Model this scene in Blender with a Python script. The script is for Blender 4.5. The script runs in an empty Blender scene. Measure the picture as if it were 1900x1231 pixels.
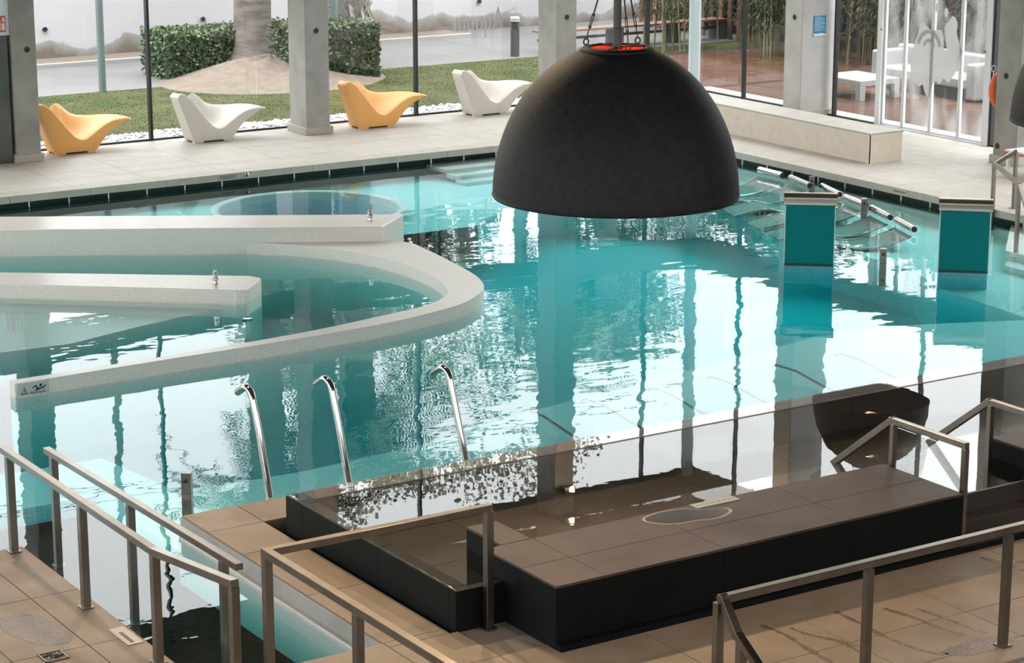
import bpy, math, random
import numpy as np
from mathutils import Vector, Matrix

random.seed(7)
RNG = np.random.default_rng(7)
SC = bpy.context.scene
COL = SC.collection
PI = math.pi

# ------------------------------------------------------------------ camera
CAM_H, PITCH, YAW, FPX = 6.4, 0.2440884, 0.99838, 4233.7
fh = Vector((math.cos(YAW), math.sin(YAW), 0))
right = Vector((math.sin(YAW), -math.cos(YAW), 0))
fwd = fh * math.cos(PITCH) + Vector((0, 0, -math.sin(PITCH)))
upv = fh * math.sin(PITCH) + Vector((0, 0, math.cos(PITCH)))
cam_d = bpy.data.cameras.new('camera')
cam = bpy.data.objects.new('camera', cam_d)
COL.objects.link(cam)
cam_d.sensor_width = 36.0
cam_d.lens = FPX / 1900.0 * 36.0
cam_d.clip_end = 400
m = Matrix((right, upv, -fwd)).transposed().to_4x4()
m.translation = Vector((0, 0, CAM_H))
cam.matrix_world = m
SC.camera = cam

# ------------------------------------------------------------------ sky, exposure
SKY = 10.3
w = bpy.data.worlds.new('overcast_sky')
SC.world = w
w.use_nodes = True
bg = w.node_tree.nodes['Background']
bg.inputs[0].default_value = (0.965, 0.98, 1.0, 1)
# standard overcast sky: zenith three times as bright as the horizon
wn, wl = w.node_tree.nodes, w.node_tree.links
wc = wn.new('ShaderNodeTexCoord'); ws = wn.new('ShaderNodeSeparateXYZ'); wl.new(wc.outputs['Generated'], ws.inputs[0])
wm_ = wn.new('ShaderNodeMapRange'); wm_.inputs['From Min'].default_value = 0; wm_.inputs['From Max'].default_value = 1
wm_.inputs['To Min'].default_value = SKY/3; wm_.inputs['To Max'].default_value = SKY
wl.new(ws.outputs['Z'], wm_.inputs['Value']); wl.new(wm_.outputs['Result'], bg.inputs[1])
SC.view_settings.view_transform = 'Standard'
SC.view_settings.look = 'None'
SC.view_settings.gamma = 1
SC.view_settings.use_curve_mapping = False
SC.view_settings.exposure = 0.0
SC.cycles.max_bounces = 10
SC.cycles.diffuse_bounces = 4
SC.cycles.glossy_bounces = 4
SC.cycles.transmission_bounces = 8
SC.cycles.transparent_max_bounces = 24
SC.cycles.caustics_reflective = False
SC.cycles.caustics_refractive = False
SC.cycles.sample_clamp_indirect = 6

# ------------------------------------------------------------------ mesh helpers
WPOS = {}

class MB:
    """collects shapes, builds ONE mesh object"""
    def __init__(s):
        s.v, s.f, s.uv = [], [], {}
    def add(s, vs, fs, uvs=None):
        b = len(s.v)
        s.v += [tuple(p) for p in vs]
        for i, q in enumerate(fs):
            if uvs: s.uv[len(s.f)] = uvs[i]
            s.f.append(tuple(b + k for k in q))
        return s
    def box(s, x0, y0, z0, x1, y1, z1):
        return s.add([(x0,y0,z0),(x1,y0,z0),(x1,y1,z0),(x0,y1,z0),(x0,y0,z1),(x1,y0,z1),(x1,y1,z1),(x0,y1,z1)],
            [(3,2,1,0),(4,5,6,7),(0,1,5,4),(1,2,6,5),(2,3,7,6),(3,0,4,7)])
    def prism(s, poly, z0, z1, uv=False, bottom=True):
        n = len(poly)
        a = sum(poly[i][0]*poly[(i+1)%n][1]-poly[(i+1)%n][0]*poly[i][1] for i in range(n))
        if a < 0: poly = poly[::-1]
        vs = [(x,y,z0) for x,y in poly] + [(x,y,z1) for x,y in poly]
        fs, us = [tuple(range(n,2*n))], [list(poly)]
        if bottom: fs.append(tuple(range(n-1,-1,-1))); us.append([poly[k] for k in range(n-1,-1,-1)])
        d = 0
        for i in range(n):
            j = (i+1)%n; l = math.dist(poly[i], poly[j])
            fs.append((i,j,n+j,n+i)); us.append([(d,z0),(d+l,z0),(d+l,z1),(d,z1)]); d += l
        return s.add(vs, fs, us if uv else None)
    def bar(s, p, q, wd, ht, up=(0,0,1)):
        p, q = Vector(p), Vector(q); d = (q-p).normalized(); u = Vector(up)
        if abs(d.dot(u)) > .98: u = Vector((1,0,0))
        sd = d.cross(u).normalized()*(wd/2); uu = sd.cross(d).normalized()*(ht/2)
        vs = [p-sd-uu,p+sd-uu,p+sd+uu,p-sd+uu,q-sd-uu,q+sd-uu,q+sd+uu,q-sd+uu]
        return s.add(vs, [(0,1,2,3),(7,6,5,4),(1,0,4,5),(2,1,5,6),(3,2,6,7),(0,3,7,4)])
    def tube(s, pts, r, n=10, rs=None):
        pts = [Vector(p) for p in pts]; rings = []
        prev = None
        for i, p in enumerate(pts):
            a = pts[max(i-1,0)]; b = pts[min(i+1,len(pts)-1)]
            t = (b-a).normalized()
            if prev is None:
                u = Vector((0,0,1)) if abs(t.z) < .9 else Vector((1,0,0))
                u = (u - t*u.dot(t)).normalized()
            else:
                u = (prev - t*prev.dot(t)).normalized()
            prev = u; v = t.cross(u); rr = rs[i] if rs else r
            rings.append([p + (u*math.cos(2*PI*k/n) + v*math.sin(2*PI*k/n))*rr for k in range(n)])
        vs = [q for ring in rings for q in ring]; fs = []
        for i in range(len(pts)-1):
            for k in range(n):
                fs.append((i*n+k, i*n+(k+1)%n, (i+1)*n+(k+1)%n, (i+1)*n+k))
        fs.append(tuple(range(n-1,-1,-1))); e = (len(pts)-1)*n; fs.append(tuple(range(e, e+n)))
        return s.add(vs, fs)
    def lathe(s, prof, c=(0,0,0), n=32, closed=False):
        vs, fs = [], []
        for r, z in prof:
            for k in range(n):
                vs.append((c[0]+r*math.cos(2*PI*k/n), c[1]+r*math.sin(2*PI*k/n), c[2]+z))
        m = len(prof)
        for i in range(m if closed else m-1):
            a, b = i*n, ((i+1)%m)*n
            for k in range(n):
                fs.append((a+k, a+(k+1)%n, b+(k+1)%n, b+k))
        if not closed:
            if prof[0][0] > 1e-4: fs.append(tuple(range(n-1,-1,-1)))
            if prof[-1][0] > 1e-4: fs.append(tuple(range((m-1)*n, m*n)))
        return s.add(vs, fs)
    def build(s, name, mat, parent=None, local=False, smooth=None, bevel=0, bseg=1):
        me = bpy.data.meshes.new(name)
        off = WPOS.get(parent.name, Vector()) if (parent and not local) else Vector()
        me.from_pydata([(x-off[0], y-off[1], z-off[2]) for x,y,z in s.v], [], s.f)
        if s.uv:
            ul = me.uv_layers.new(name='UVMap')
            for pi, p in enumerate(me.polygons):
                if pi in s.uv:
                    for li, uvc in zip(p.loop_indices, s.uv[pi]): ul.data[li].uv = uvc
        me.materials.append(mat)
        if smooth is not None:
            for p in me.polygons: p.use_smooth = True
            me.set_sharp_from_angle(angle=math.radians(smooth))
        me.validate()
        o = bpy.data.objects.new(name, me); COL.objects.link(o)
        if parent: o.parent = parent
        WPOS[o.name] = Vector(off)
        if bevel:
            b = o.modifiers.new('bevel', 'BEVEL'); b.width = bevel; b.segments = bseg
            b.limit_method = 'ANGLE'; b.angle_limit = math.radians(40)
        return o

def tag(o, label=None, cat=None, group=None, kind=None):
    if label: o['label'] = label
    if cat: o['category'] = cat
    if group: o['group'] = group
    if kind: o['kind'] = kind
    return o

def empty(name, loc=(0,0,0), rz=0, label=None, cat=None, group=None, kind=None, parent=None):
    o = bpy.data.objects.new(name, None); COL.objects.link(o)
    o.empty_display_size = .2
    o.location = loc; o.rotation_euler = (0,0,rz)
    WPOS[o.name] = Vector(loc) + (WPOS[parent.name] if parent else Vector())
    if parent: o.parent = parent
    return tag(o, label, cat, group, kind)

def copy_tree(o, parent=None):
    c = o.copy(); COL.objects.link(c); c.parent = parent
    for ch in list(o.children): copy_tree(ch, c)
    return c

BOXC = {}
def piece(name, parent, mat, x0, y0, z0, x1, y1, z1, bevel=0):
    """box piece sharing mesh data between alike pieces"""
    k = (name, mat.name, round(x1-x0,3), round(y1-y0,3), round(z1-z0,3))
    off = WPOS.get(parent.name, Vector())
    if k not in BOXC:
        me = bpy.data.meshes.new(name)
        a, b, c = x1-x0, y1-y0, z1-z0
        e = min(bevel, a/3, b/3, c/3)
        if e > 0:
            vs = [(0,0,0),(a,0,0),(a,b,0),(0,b,0),(0,0,c-e),(a,0,c-e),(a,b,c-e),(0,b,c-e),(e,e,c),(a-e,e,c),(a-e,b-e,c),(e,b-e,c)]
            fs = [(3,2,1,0),(0,1,5,4),(1,2,6,5),(2,3,7,6),(3,0,4,7),(4,5,9,8),(5,6,10,9),(6,7,11,10),(7,4,8,11),(8,9,10,11)]
        else:
            vs = [(0,0,0),(a,0,0),(a,b,0),(0,b,0),(0,0,c),(a,0,c),(a,b,c),(0,b,c)]
            fs = [(3,2,1,0),(4,5,6,7),(0,1,5,4),(1,2,6,5),(2,3,7,6),(3,0,4,7)]
        me.from_pydata(vs, [], fs); me.materials.append(mat); BOXC[k] = me
    o = bpy.data.objects.new(name, BOXC[k]); COL.objects.link(o)
    o.parent = parent; o.location = Vector((x0,y0,z0)) - off
    WPOS[o.name] = Vector((x0,y0,z0))
    return o

def spline(pts, per=8):
    out = []; n = len(pts)
    P = [np.array(p, float) for p in pts]
    for i in range(n-1):
        p0, p1, p2, p3 = P[max(i-1,0)], P[i], P[i+1], P[min(i+2,n-1)]
        for k in range(per):
            t = k/per
            out.append(tuple(.5*((2*p1)+(p2-p0)*t+(2*p0-5*p1+4*p2-p3)*t*t+(3*p1-p0-3*p2+p3)*t**3)))
    out.append(tuple(P[-1]))
    return out

# ------------------------------------------------------------------ materials
MAT = {}
def newmat(name):
    ma = bpy.data.materials.new(name); ma.use_nodes = True
    MAT[name] = ma
    return ma, ma.node_tree.nodes, ma.node_tree.links

def mat(name, col, rough=.5, metal=0, col2=None, scale=4, detail=4, ramp=(.35,.65), bump=0, bscale=60, spec=.5, rough2=None, stretch=None, aniso=0, perobj=0):
    ma, N, L = newmat(name)
    b = N['Principled BSDF']
    b.inputs['Base Color'].default_value = (*col, 1)
    b.inputs['Roughness'].default_value = rough
    b.inputs['Metallic'].default_value = metal
    b.inputs['Specular IOR Level'].default_value = spec
    tc = N.new('ShaderNodeTexCoord'); vec = tc.outputs['Object']
    geo = N.new('ShaderNodeNewGeometry'); vec = geo.outputs['Position']
    if stretch:
        mp = N.new('ShaderNodeMapping'); mp.inputs['Scale'].default_value = stretch
        L.new(vec, mp.inputs['Vector']); vec = mp.outputs['Vector']
    out = None
    if col2:
        nz = N.new('ShaderNodeTexNoise'); nz.inputs['Scale'].default_value = scale; nz.inputs['Detail'].default_value = detail
        L.new(vec, nz.inputs['Vector'])
        cr = N.new('ShaderNodeValToRGB')
        cr.color_ramp.elements[0].position, cr.color_ramp.elements[1].position = ramp
        cr.color_ramp.elements[0].color = (*col, 1); cr.color_ramp.elements[1].color = (*col2, 1)
        L.new(nz.outputs['Fac'], cr.inputs['Fac']); out = cr.outputs['Color']
        if rough2 is not None:
            mr = N.new('ShaderNodeMapRange'); mr.inputs['From Min'].default_value, mr.inputs['From Max'].default_value = ramp
            mr.inputs['To Min'].default_value = rough; mr.inputs['To Max'].default_value = rough2
            L.new(nz.outputs['Fac'], mr.inputs['Value']); L.new(mr.outputs['Result'], b.inputs['Roughness'])
    if perobj:
        oi = N.new('ShaderNodeObjectInfo'); hs = N.new('ShaderNodeHueSaturation')
        mr = N.new('ShaderNodeMapRange'); mr.inputs['To Min'].default_value = 1-perobj; mr.inputs['To Max'].default_value = 1+perobj
        L.new(oi.outputs['Random'], mr.inputs['Value']); L.new(mr.outputs['Result'], hs.inputs['Value'])
        if out: L.new(out, hs.inputs['Color'])
        else: hs.inputs['Color'].default_value = (*col, 1)
        out = hs.outputs['Color']
    if out: L.new(out, b.inputs['Base Color'])
    if bump:
        n2 = N.new('ShaderNodeTexNoise'); n2.inputs['Scale'].default_value = bscale; n2.inputs['Detail'].default_value = 3
        L.new(vec, n2.inputs['Vector'])
        bp = N.new('ShaderNodeBump'); bp.inputs['Strength'].default_value = bump; bp.inputs['Distance'].default_value = .01
        L.new(n2.outputs['Fac'], bp.inputs['Height']); L.new(bp.outputs['Normal'], b.inputs['Normal'])
    return ma

def mosaic(name, col, col2, grout, tile=.024, rough=.25):
    ma, N, L = newmat(name)
    b = N['Principled BSDF']; b.inputs['Roughness'].default_value = rough; b.inputs['Specular IOR Level'].default_value = .2
    uv = N.new('ShaderNodeUVMap')
    br = N.new('ShaderNodeTexBrick')
    br.offset = 0; br.inputs['Scale'].default_value = 1
    br.inputs['Brick Width'].default_value = tile; br.inputs['Row Height'].default_value = tile
    br.inputs['Mortar Size'].default_value = tile*.07; br.inputs['Mortar Smooth'].default_value = .2
    br.inputs['Color1'].default_value = (*col,1); br.inputs['Color2'].default_value = (*col2,1); br.inputs['Mortar'].default_value = (*grout,1)
    L.new(uv.outputs['UV'], br.inputs['Vector']); L.new(br.outputs['Color'], b.inputs['Base Color'])
    bp = N.new('ShaderNodeBump'); bp.inputs['Strength'].default_value = .4; bp.inputs['Distance'].default_value = .002; bp.invert = True
    L.new(br.outputs['Fac'], bp.inputs['Height']); L.new(bp.outputs['Normal'], b.inputs['Normal'])
    return ma

def glassy(name, tint, ior, rough=0, waves=(), absorb=None, dens=1, frost=0):
    """thin dielectric: fresnel mix of see-through and mirror, optional ripples and absorbing body"""
    ma, N, L = newmat(name)
    N.remove(N['Principled BSDF']); out = N['Material Output']
    tr = N.new('ShaderNodeBsdfTransparent'); tr.inputs[0].default_value = (*tint, 1)
    gl = N.new('ShaderNodeBsdfGlossy'); gl.inputs['Roughness'].default_value = rough
    fr = N.new('ShaderNodeFresnel')
    # no bending of rays here, so both sides of the sheet share one Fresnel curve
    gb = N.new('ShaderNodeNewGeometry'); io = N.new('ShaderNodeMapRange')
    io.inputs['To Min'].default_value = ior; io.inputs['To Max'].default_value = 1/ior
    L.new(gb.outputs['Backfacing'], io.inputs['Value']); L.new(io.outputs['Result'], fr.inputs['IOR'])
    mx = N.new('ShaderNodeMixShader')
    L.new(fr.outputs[0], mx.inputs[0]); L.new(tr.outputs[0], mx.inputs[1]); L.new(gl.outputs[0], mx.inputs[2])
    L.new(mx.outputs[0], out.inputs['Surface'])
    if waves:
        geo = N.new('ShaderNodeNewGeometry'); prev = None
        for sc, amp, st in waves:
            mp = N.new('ShaderNodeMapping'); mp.inputs['Scale'].default_value = (sc*st, sc, sc); mp.inputs['Rotation'].default_value = (0,0,-.57)
            L.new(geo.outputs['Position'], mp.inputs['Vector'])
            nz = N.new('ShaderNodeTexNoise'); nz.inputs['Scale'].default_value = 1; nz.inputs['Detail'].default_value = 1.5
            L.new(mp.outputs[0], nz.inputs['Vector'])
            mu = N.new('ShaderNodeMath'); mu.operation = 'MULTIPLY'; mu.inputs[1].default_value = amp
            L.new(nz.outputs['Fac'], mu.inputs[0])
            if prev is None: prev = mu.outputs[0]
            else:
                ad = N.new('ShaderNodeMath'); ad.operation = 'ADD'
                L.new(prev, ad.inputs[0]); L.new(mu.outputs[0], ad.inputs[1]); prev = ad.outputs[0]
        bp = N.new('ShaderNodeBump'); bp.inputs['Strength'].default_value = 1; bp.inputs['Distance'].default_value = 1
        L.new(prev, bp.inputs['Height']); L.new(bp.outputs['Normal'], gl.inputs['Normal'])
    if absorb:
        va = N.new('ShaderNodeVolumeAbsorption'); va.inputs['Color'].default_value = (*absorb, 1); va.inputs['Density'].default_value = dens
        L.new(va.outputs[0], out.inputs['Volume'])
    return ma

def emit(name, col, st):
    ma, N, L = newmat(name); N.remove(N['Principled BSDF'])
    e = N.new('ShaderNodeEmission'); e.inputs[0].default_value = (*col,1); e.inputs[1].default_value = st
    L.new(e.outputs[0], N['Material Output'].inputs['Surface'])
    return ma

def lamp(name, kind, loc, energy, col, parent=None, size=.1, target=None, spot=60, blend=.6):
    d = bpy.data.lights.new(name, kind); d.energy = energy; d.color = col
    if kind == 'SPOT': d.spot_size = math.radians(spot); d.spot_blend = blend; d.shadow_soft_size = size
    elif kind == 'POINT': d.shadow_soft_size = size
    o = bpy.data.objects.new(name, d); COL.objects.link(o)
    off = WPOS[parent.name] if parent else Vector()
    o.location = Vector(loc) - off
    if parent: o.parent = parent
    if target: o.rotation_euler = (Vector(target)-Vector(loc)).to_track_quat('-Z','Y').to_euler()
    return o

WARM = (1.0, .74, .46)
concrete = mat('concrete', (.20,.19,.165), .8, col2=(.31,.295,.26), scale=1.6, detail=8, bump=.3, bscale=40)
concrete_l = mat('concrete_light', (.27,.262,.245), .8, col2=(.335,.325,.305), scale=3, detail=8, bump=.2, bscale=40)
stone = mat('beige_stone', (.36,.33,.293), .55, col2=(.41,.378,.337), scale=3, bump=.08, bscale=200, perobj=.03)
stone_f = mat('beige_stone_warm_dimmed', (.235,.176,.127), .55, spec=.25, col2=(.29,.222,.164), scale=2.2, bump=.12, bscale=160, perobj=.05, rough2=.45)  # beige stone with the dim warm front light put into its colour
coping_m = mat('coping_stone', (.34,.31,.26), .6, col2=(.385,.355,.30), scale=6, perobj=.03)
grout = mat('grout', (.17,.14,.115), .9)
black_t = mat('black_tile', (.0035,.005,.0046), .5, col2=(.0055,.0075,.007), scale=3, perobj=.2, spec=.10)
brown_t = mat('brown_tile', (.042,.026,.0215), .55, spec=.25, col2=(.072,.047,.039), scale=1.7, detail=6, perobj=.05, bump=.1, bscale=150)
tank_t = mat('tank_tile', (.030,.021,.017), .45, col2=(.045,.032,.025), scale=2, perobj=.15)
steel = mat('brushed_steel', (.235,.205,.175), .30, 1, col2=(.19,.165,.14), scale=5, stretch=(1,1,1))
chrome = mat('chrome', (.45,.43,.40), .10, 1)
hoodm = mat('hood_steel', (.36,.31,.265), .32, 1)
mos_w = mosaic('white_mosaic', (.80,.755,.69), (.74,.70,.64), (.40,.37,.32))
mos_u = mosaic('pool_mosaic', (.84,.86,.84), (.79,.82,.80), (.60,.63,.62), tile=.05, rough=.5)
dark_pebble = mat('dark_pebble', (.004,.005,.0045), .8, spec=.02, col2=(.022,.02,.016), scale=14, detail=5, ramp=(.45,.75), bump=.6, bscale=14)
gutter_m = mat('gutter_dark', (.012,.016,.015), .7)
white_p = mat('white_plastic', (.62,.61,.585), .45)
glass = glassy('window_glass', (.97,.985,.98), 1.45)
teal_m = mat('teal_panel', (.0,.17,.168), .4, 0, spec=.15)  # steel plate, the pool's teal reflection put into its colour
black_metal = mat('black_metal', (.012,.013,.013), .4)
greyblue = mat('greyblue_paint', (.42,.48,.50), .5); postblue = mat('post_blue', (.13,.165,.17), .5)
alu = mat('aluminium_white', (.62,.64,.66), .4)
# ------------------------------------------------------------------ pool basin and water
ZW = -.19
CEIL = 8.76
def st(o, label, cat): return tag(o, label, cat, kind='structure')

LPOLY = [(-6,17.55),(6.4,17.55),(6.4,14.0),(7.87,14.0),(7.87,17.55),(24.2,17.55),(24.2,33.2),(-6,33.2)]
pool_basin = empty('pool_basin', (12,25,-1.3)); st(pool_basin, 'pale mosaic basin of the large indoor pool with shelves under the water', 'pool')
b = MB()
b.prism([(-6,17.4),(24.3,17.4),(24.3,33.3),(-6,33.3)], -1.3, -1.05, uv=True)
b.build('basin_floor', mos_u, pool_basin)
front_shelf = [(7.98,17.5),(24.2,17.5),(24.2,20.0),(20.7,20.1),(19.4,20.65),(18.2,20.9),(17,20.7),(15.3,20.4),(13,19.96),(11.6,19.56),(10,19.39),(8.7,19.47),(8.5,20.9),(-6,20.9),(-6,19.78),(7.98,19.78)]
MB().prism(front_shelf, -1.06, -.45, uv=True).build('front_shelf', mos_u, pool_basin)
cx, cy, cr = 16.2, 30.95, 1.4
b = MB()
sh = MB(); pitw = MB()
z1 = -.42
sh.prism([(-6,28.9),(12,29.9),(14.2,28.9),(14.2,33.25),(-6,33.25)], -1.06, z1, uv=True)
sh.prism([(18.2,29.2),(20,30.2),(21.5,29.5),(22.4,28.1),(21.6,26.1),(21.4,22.9),(20.95,22),(20.7,20.1),(24.2,20.0),(24.2,33.25),(18.2,33.25)], -1.06, z1, uv=True)
# square patch 14.2..18.2 x 28.9..33.25 with a round pit
n = 48; inner, outer = [], []
for k in range(n):
    a = 2*PI*k/n; c, s = math.cos(a), math.sin(a)
    inner.append((cx+cr*c, cy+cr*s))
    tx = (18.2-cx)/c if c > 1e-6 else ((14.2-cx)/c if c < -1e-6 else 1e9)
    ty = (33.25-cy)/s if s > 1e-6 else ((28.9-cy)/s if s < -1e-6 else 1e9)
    t = min(tx, ty); outer.append((cx+t*c, cy+t*s))
for k in range(n):
    j = (k+1) % n
    q = [inner[k], outer[k], outer[j], inner[j]]
    sh.add([(x,y,z1) for x,y in q], [(0,1,2,3)], [q])
    pitw.add([(*inner[k],-1.04),(*inner[j],-1.04),(*inner[j],z1),(*inner[k],z1)], [(3,2,1,0)], [[(k*.18,z1),(k*.18+.18,z1),(k*.18+.18,-1.05),(k*.18,-1.05)]])
sh.build('rear_shelf', mos_u, pool_basin)
mos_b = mosaic('blue_mosaic', (.28,.60,.68), (.24,.55,.63), (.22,.45,.52), tile=.05, rough=.5)  # blue of deep water and mirrored panel put into the tile colour
pitw.prism([(cx+(cr-.002)*math.cos(2*PI*k/48), cy+(cr-.002)*math.sin(2*PI*k/48)) for k in range(48)], -1.06, -1.04, uv=True)
pitw.build('whirlpool_pit', mos_b, pool_basin)
rim = MB()
rim.lathe([(cr,z1-.02),(cr,-.30),(cr+.02,-.285),(cr+.10,-.285),(cr+.12,-.30),(cr+.12,z1-.02)], (cx,cy,0), 64, closed=True)
rim.build('whirlpool_rim', white_p, pool_basin, smooth=40)
MB().prism([(6.3,13.9),(7.98,13.9),(7.98,19.78),(-6,19.78),(-6,17.4),(6.3,17.4)], -1.06, -.62).build('channel_bed', dark_pebble, pool_basin)
MB().prism([(5,22.85),(10.2,22.95),(10.2,25.3),(9.1,25.0),(5,25.9)], -1.06, -.66).build('spa_bed', dark_pebble, pool_basin)
MB().prism([(7.2,26.0),(8.92,24.85),(9.77,24.8),(10.73,25.13),(11.57,25.36),(12.29,25.49),(12.3,25.8),(10.0,28.2),(7.2,30.2)], -1.06, -.26, uv=True).build('spa_shelf', mos_w, pool_basin)
# basin walls below the decks
b = MB()
b.box(24.0,17.4,-1.3,24.3,33.3,-.30); b.box(-6,33.15,-1.3,24.3,33.3,-.30)
b.build('basin_wall', mos_u, pool_basin)
# steps by the right-hand rail and at the rear
for i,(a,zz) in enumerate(((0,-.22),(.35,-.33))):
    MB().prism([(22.75-a,22.55-a),(24.2,23.9),(24.2,21.4-a),(22.75-a,21.4-a)], -1.06, zz, uv=True).build('entry_step', mos_u, pool_basin)
for i in range(3):
    MB().box(19.6,32.75-.3*i-.3,-1.06,23.9,33.2,-.24-.06*i).build('rear_step', white_p, pool_basin)

water = glassy('pool_water', (1,1,1), 1.36, 0, waves=((.9,.0075,.55),(2.6,.0021,.5),(7,.0004,.6)), absorb=(.10,.868,.893), dens=1.0)
wb = MB().prism(LPOLY, -1.12, ZW).build('pool_water', water)
tag(wb, 'clear turquoise water filling the large indoor pool', 'water', kind='stuff')

# ------------------------------------------------------------------ decks
def tiles(parent, ma, xs, ys, z=0, t=.02, gap=.004, skip=None, name='tile', bevel=.002):
    for i in range(len(xs)-1):
        for j in range(len(ys)-1):
            mx, my = (xs[i]+xs[i+1])/2, (ys[j]+ys[j+1])/2
            if skip and skip(mx, my): continue
            piece(name, parent, ma, xs[i]+gap, ys[j]+gap, z-t, xs[i+1]-gap, ys[j+1]-gap, z, bevel)

fl = MB().box(-8,5,-.5,6.4,17.55,-.012).build('floor', grout)
st(fl, 'beige tiled deck at the left with a railing along the channel', 'floor')
tiles(fl, stone_f, [3.0,3.6,4.2,4.8,5.4,6.0,6.4], [11.64,12.81,13.98,15.15,16.32,17.55])
fl2 = MB()
fl2.box(6.4,11.2,-.5,7.87,14.0,-.012).box(7.87,11.2,-.5,8.40,17.55,-.012).box(8.40,17.02,-.5,14.5,17.55,-.012).box(8.40,11.2,-.5,18,13.9,-.012)
fl2 = fl2.build('floor', grout)
st(fl2, 'beige tiled front terrace around the black plunge pool', 'floor')
tiles(fl2, stone_f, [6.4,7.15,7.87], [11.2,11.51,12.11,12.71,13.31,14.0])
tiles(fl2, stone_f, [7.87,8.40], [14.0,15.2,16.35,17.02,17.55])
tiles(fl2, stone_f, [8.40,9.5,10.7,11.9,13.1,14.3], [17.02,17.55])
tiles(fl2, stone_f, [7.87,8.47,9.64,10.82,12.0,13.17,14.35,15.5], [11.2,11.51,12.11,12.71,13.31,13.9], skip=lambda x,y: 8.95 < x < 12.9 and y > 13.3)
tiles(fl2, stone_f, [7.87,8.40], [13.9,14.0])
lo = MB().box(-8,-4,-1.6,28,11.2,-1.5).build('floor', stone_f); st(lo, 'lower floor below the front terrace steps', 'floor')
MB().box(9.0,11.19,-1.5,18,11.2,-.03).build('riser', concrete_l, lo)
# white ledge and mosaic side of the tan strip facing the channel
lg = MB(); lg.box(7.82,14.0,-.155,7.87,17.55,-.150).box(7.855,14.0,-.15,7.872,17.56,-.02)
sl = MB(); sl.add([(7.83,17.55,-.7),(7.83,14.0,-.7),(7.83,14.0,-.155),(7.83,17.55,-.155)], [(0,1,2,3)], [[(0,-.7),(3.55,-.7),(3.55,-.155),(0,-.155)]])
sl.add([(7.83,17.55,-.7),(14,17.55,-.7),(14,17.55,-.155),(7.83,17.55,-.155)], [(3,2,1,0)], [[(0,-.155),(6,-.155),(6,-.7),(0,-.7)]])
lg.build('edge_ledge', concrete_l, fl2); sl.build('channel_mosaic', mos_w, fl2)
MB().box(6.395,14.0,-.7,6.41,17.55,-.02).build('channel_lining', coping_m, fl)
MB().box(6.4,13.985,-.7,7.87,14.005,-.02).build('channel_end', coping_m, fl2)

# rear and right-hand deck
fb = MB(); fb.box(-6,33.18,-.5,28.6,36.9,-.012).box(24.18,15,-.5,28.6,33.2,-.012)
fb = fb.build('floor', mat('grout_light', (.33,.30,.26), .9)); st(fb, 'pale stone deck along the window walls', 'floor')
xs = [7.5+1.2*i for i in range(14)]+[23.96]
tiles(fb, stone, [8.0,9.3,10.6,11.9,13.2,14.5,15.8,17.1,18.4,19.7,21.0,22.3,24.26], [33.26,33.85,34.45,35.05,35.65,36.25,36.65], gap=.003)
tiles(fb, stone, [24.26,25.0,25.65,26.3,26.95,27.6,28.0], [19.5,20.8,22.1,23.4,24.7,26.0,27.3,28.6,29.9,31.2,32.5,33.26,34.45,35.65,36.65], gap=.003)
cop = MB()
x = 8.2
while x < 23.9:
    piece('coping_stone', fb, coping_m, x+.003, 32.90, -.11, min(x+1.3,23.96)-.003, 33.262, .001, .004); x += 1.3
y = 19.75
while y < 32.8:
    piece('coping_stone', fb, coping_m, 23.96, y+.003, -.11, 24.262, min(y+1.3,33.26)-.003, .001, .004); y += 1.3
MB().box(-6,33.12,-.6,24.2,33.18,-.11).box(24.12,17.5,-.6,24.18,33.2,-.11).build('gutter', gutter_m, fb)
x = 9.15
while x < 23.9:
    piece('bracket', fb, alu, x, 32.93, -.2, x+.015, 32.95, -.11); x += .652
y = 20.15
while y < 32.8:
    piece('bracket', fb, alu, 23.99, y, -.2, 24.01, y+.015, -.11); y += .658
# small metal plates let into the coping
plate_m = mat('plate_metal', (.30,.30,.29), .5, .3); ink = mat('dark_ink', (.03,.04,.04), .7); ochre = mat('plate_ochre', (.42,.37,.28), .6)
pl = MB().box(15.59,32.894,-.098,15.93,32.90,-.012).build('depth_plate', plate_m, fb); tag(pl, 'small grey lettered metal plate set in the coping')
for i in range(9): MB().box(15.62+.033*i,32.892,-.05,15.62+.033*i+.018,32.894,-.034).build('letter', ink, pl)
for i in range(7): MB().box(15.66+.033*i,32.892,-.078,15.66+.033*i+.02,32.894,-.062).build('letter', ink, pl)
pl = MB().box(23.954,25.90,-.098,23.96,26.24,-.012).build('depth_plate', ochre, fb); tag(pl, 'small ochre lettered plate set in the coping')
for i in range(9): MB().box(23.952,25.93+.032*i,-.066,23.954,25.93+.032*i+.02,-.04).build('letter', ink, pl)
o = MB().lathe([(.0,0),(.04,0),(.045,.01),(.03,.014),(.028,.006),(0,.006)], (0,0,0), 20).build('coping_light', chrome, fb, local=True)
o.rotation_euler = (PI/2,0,0); o.location = (16.1,32.898,-.055)
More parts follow.
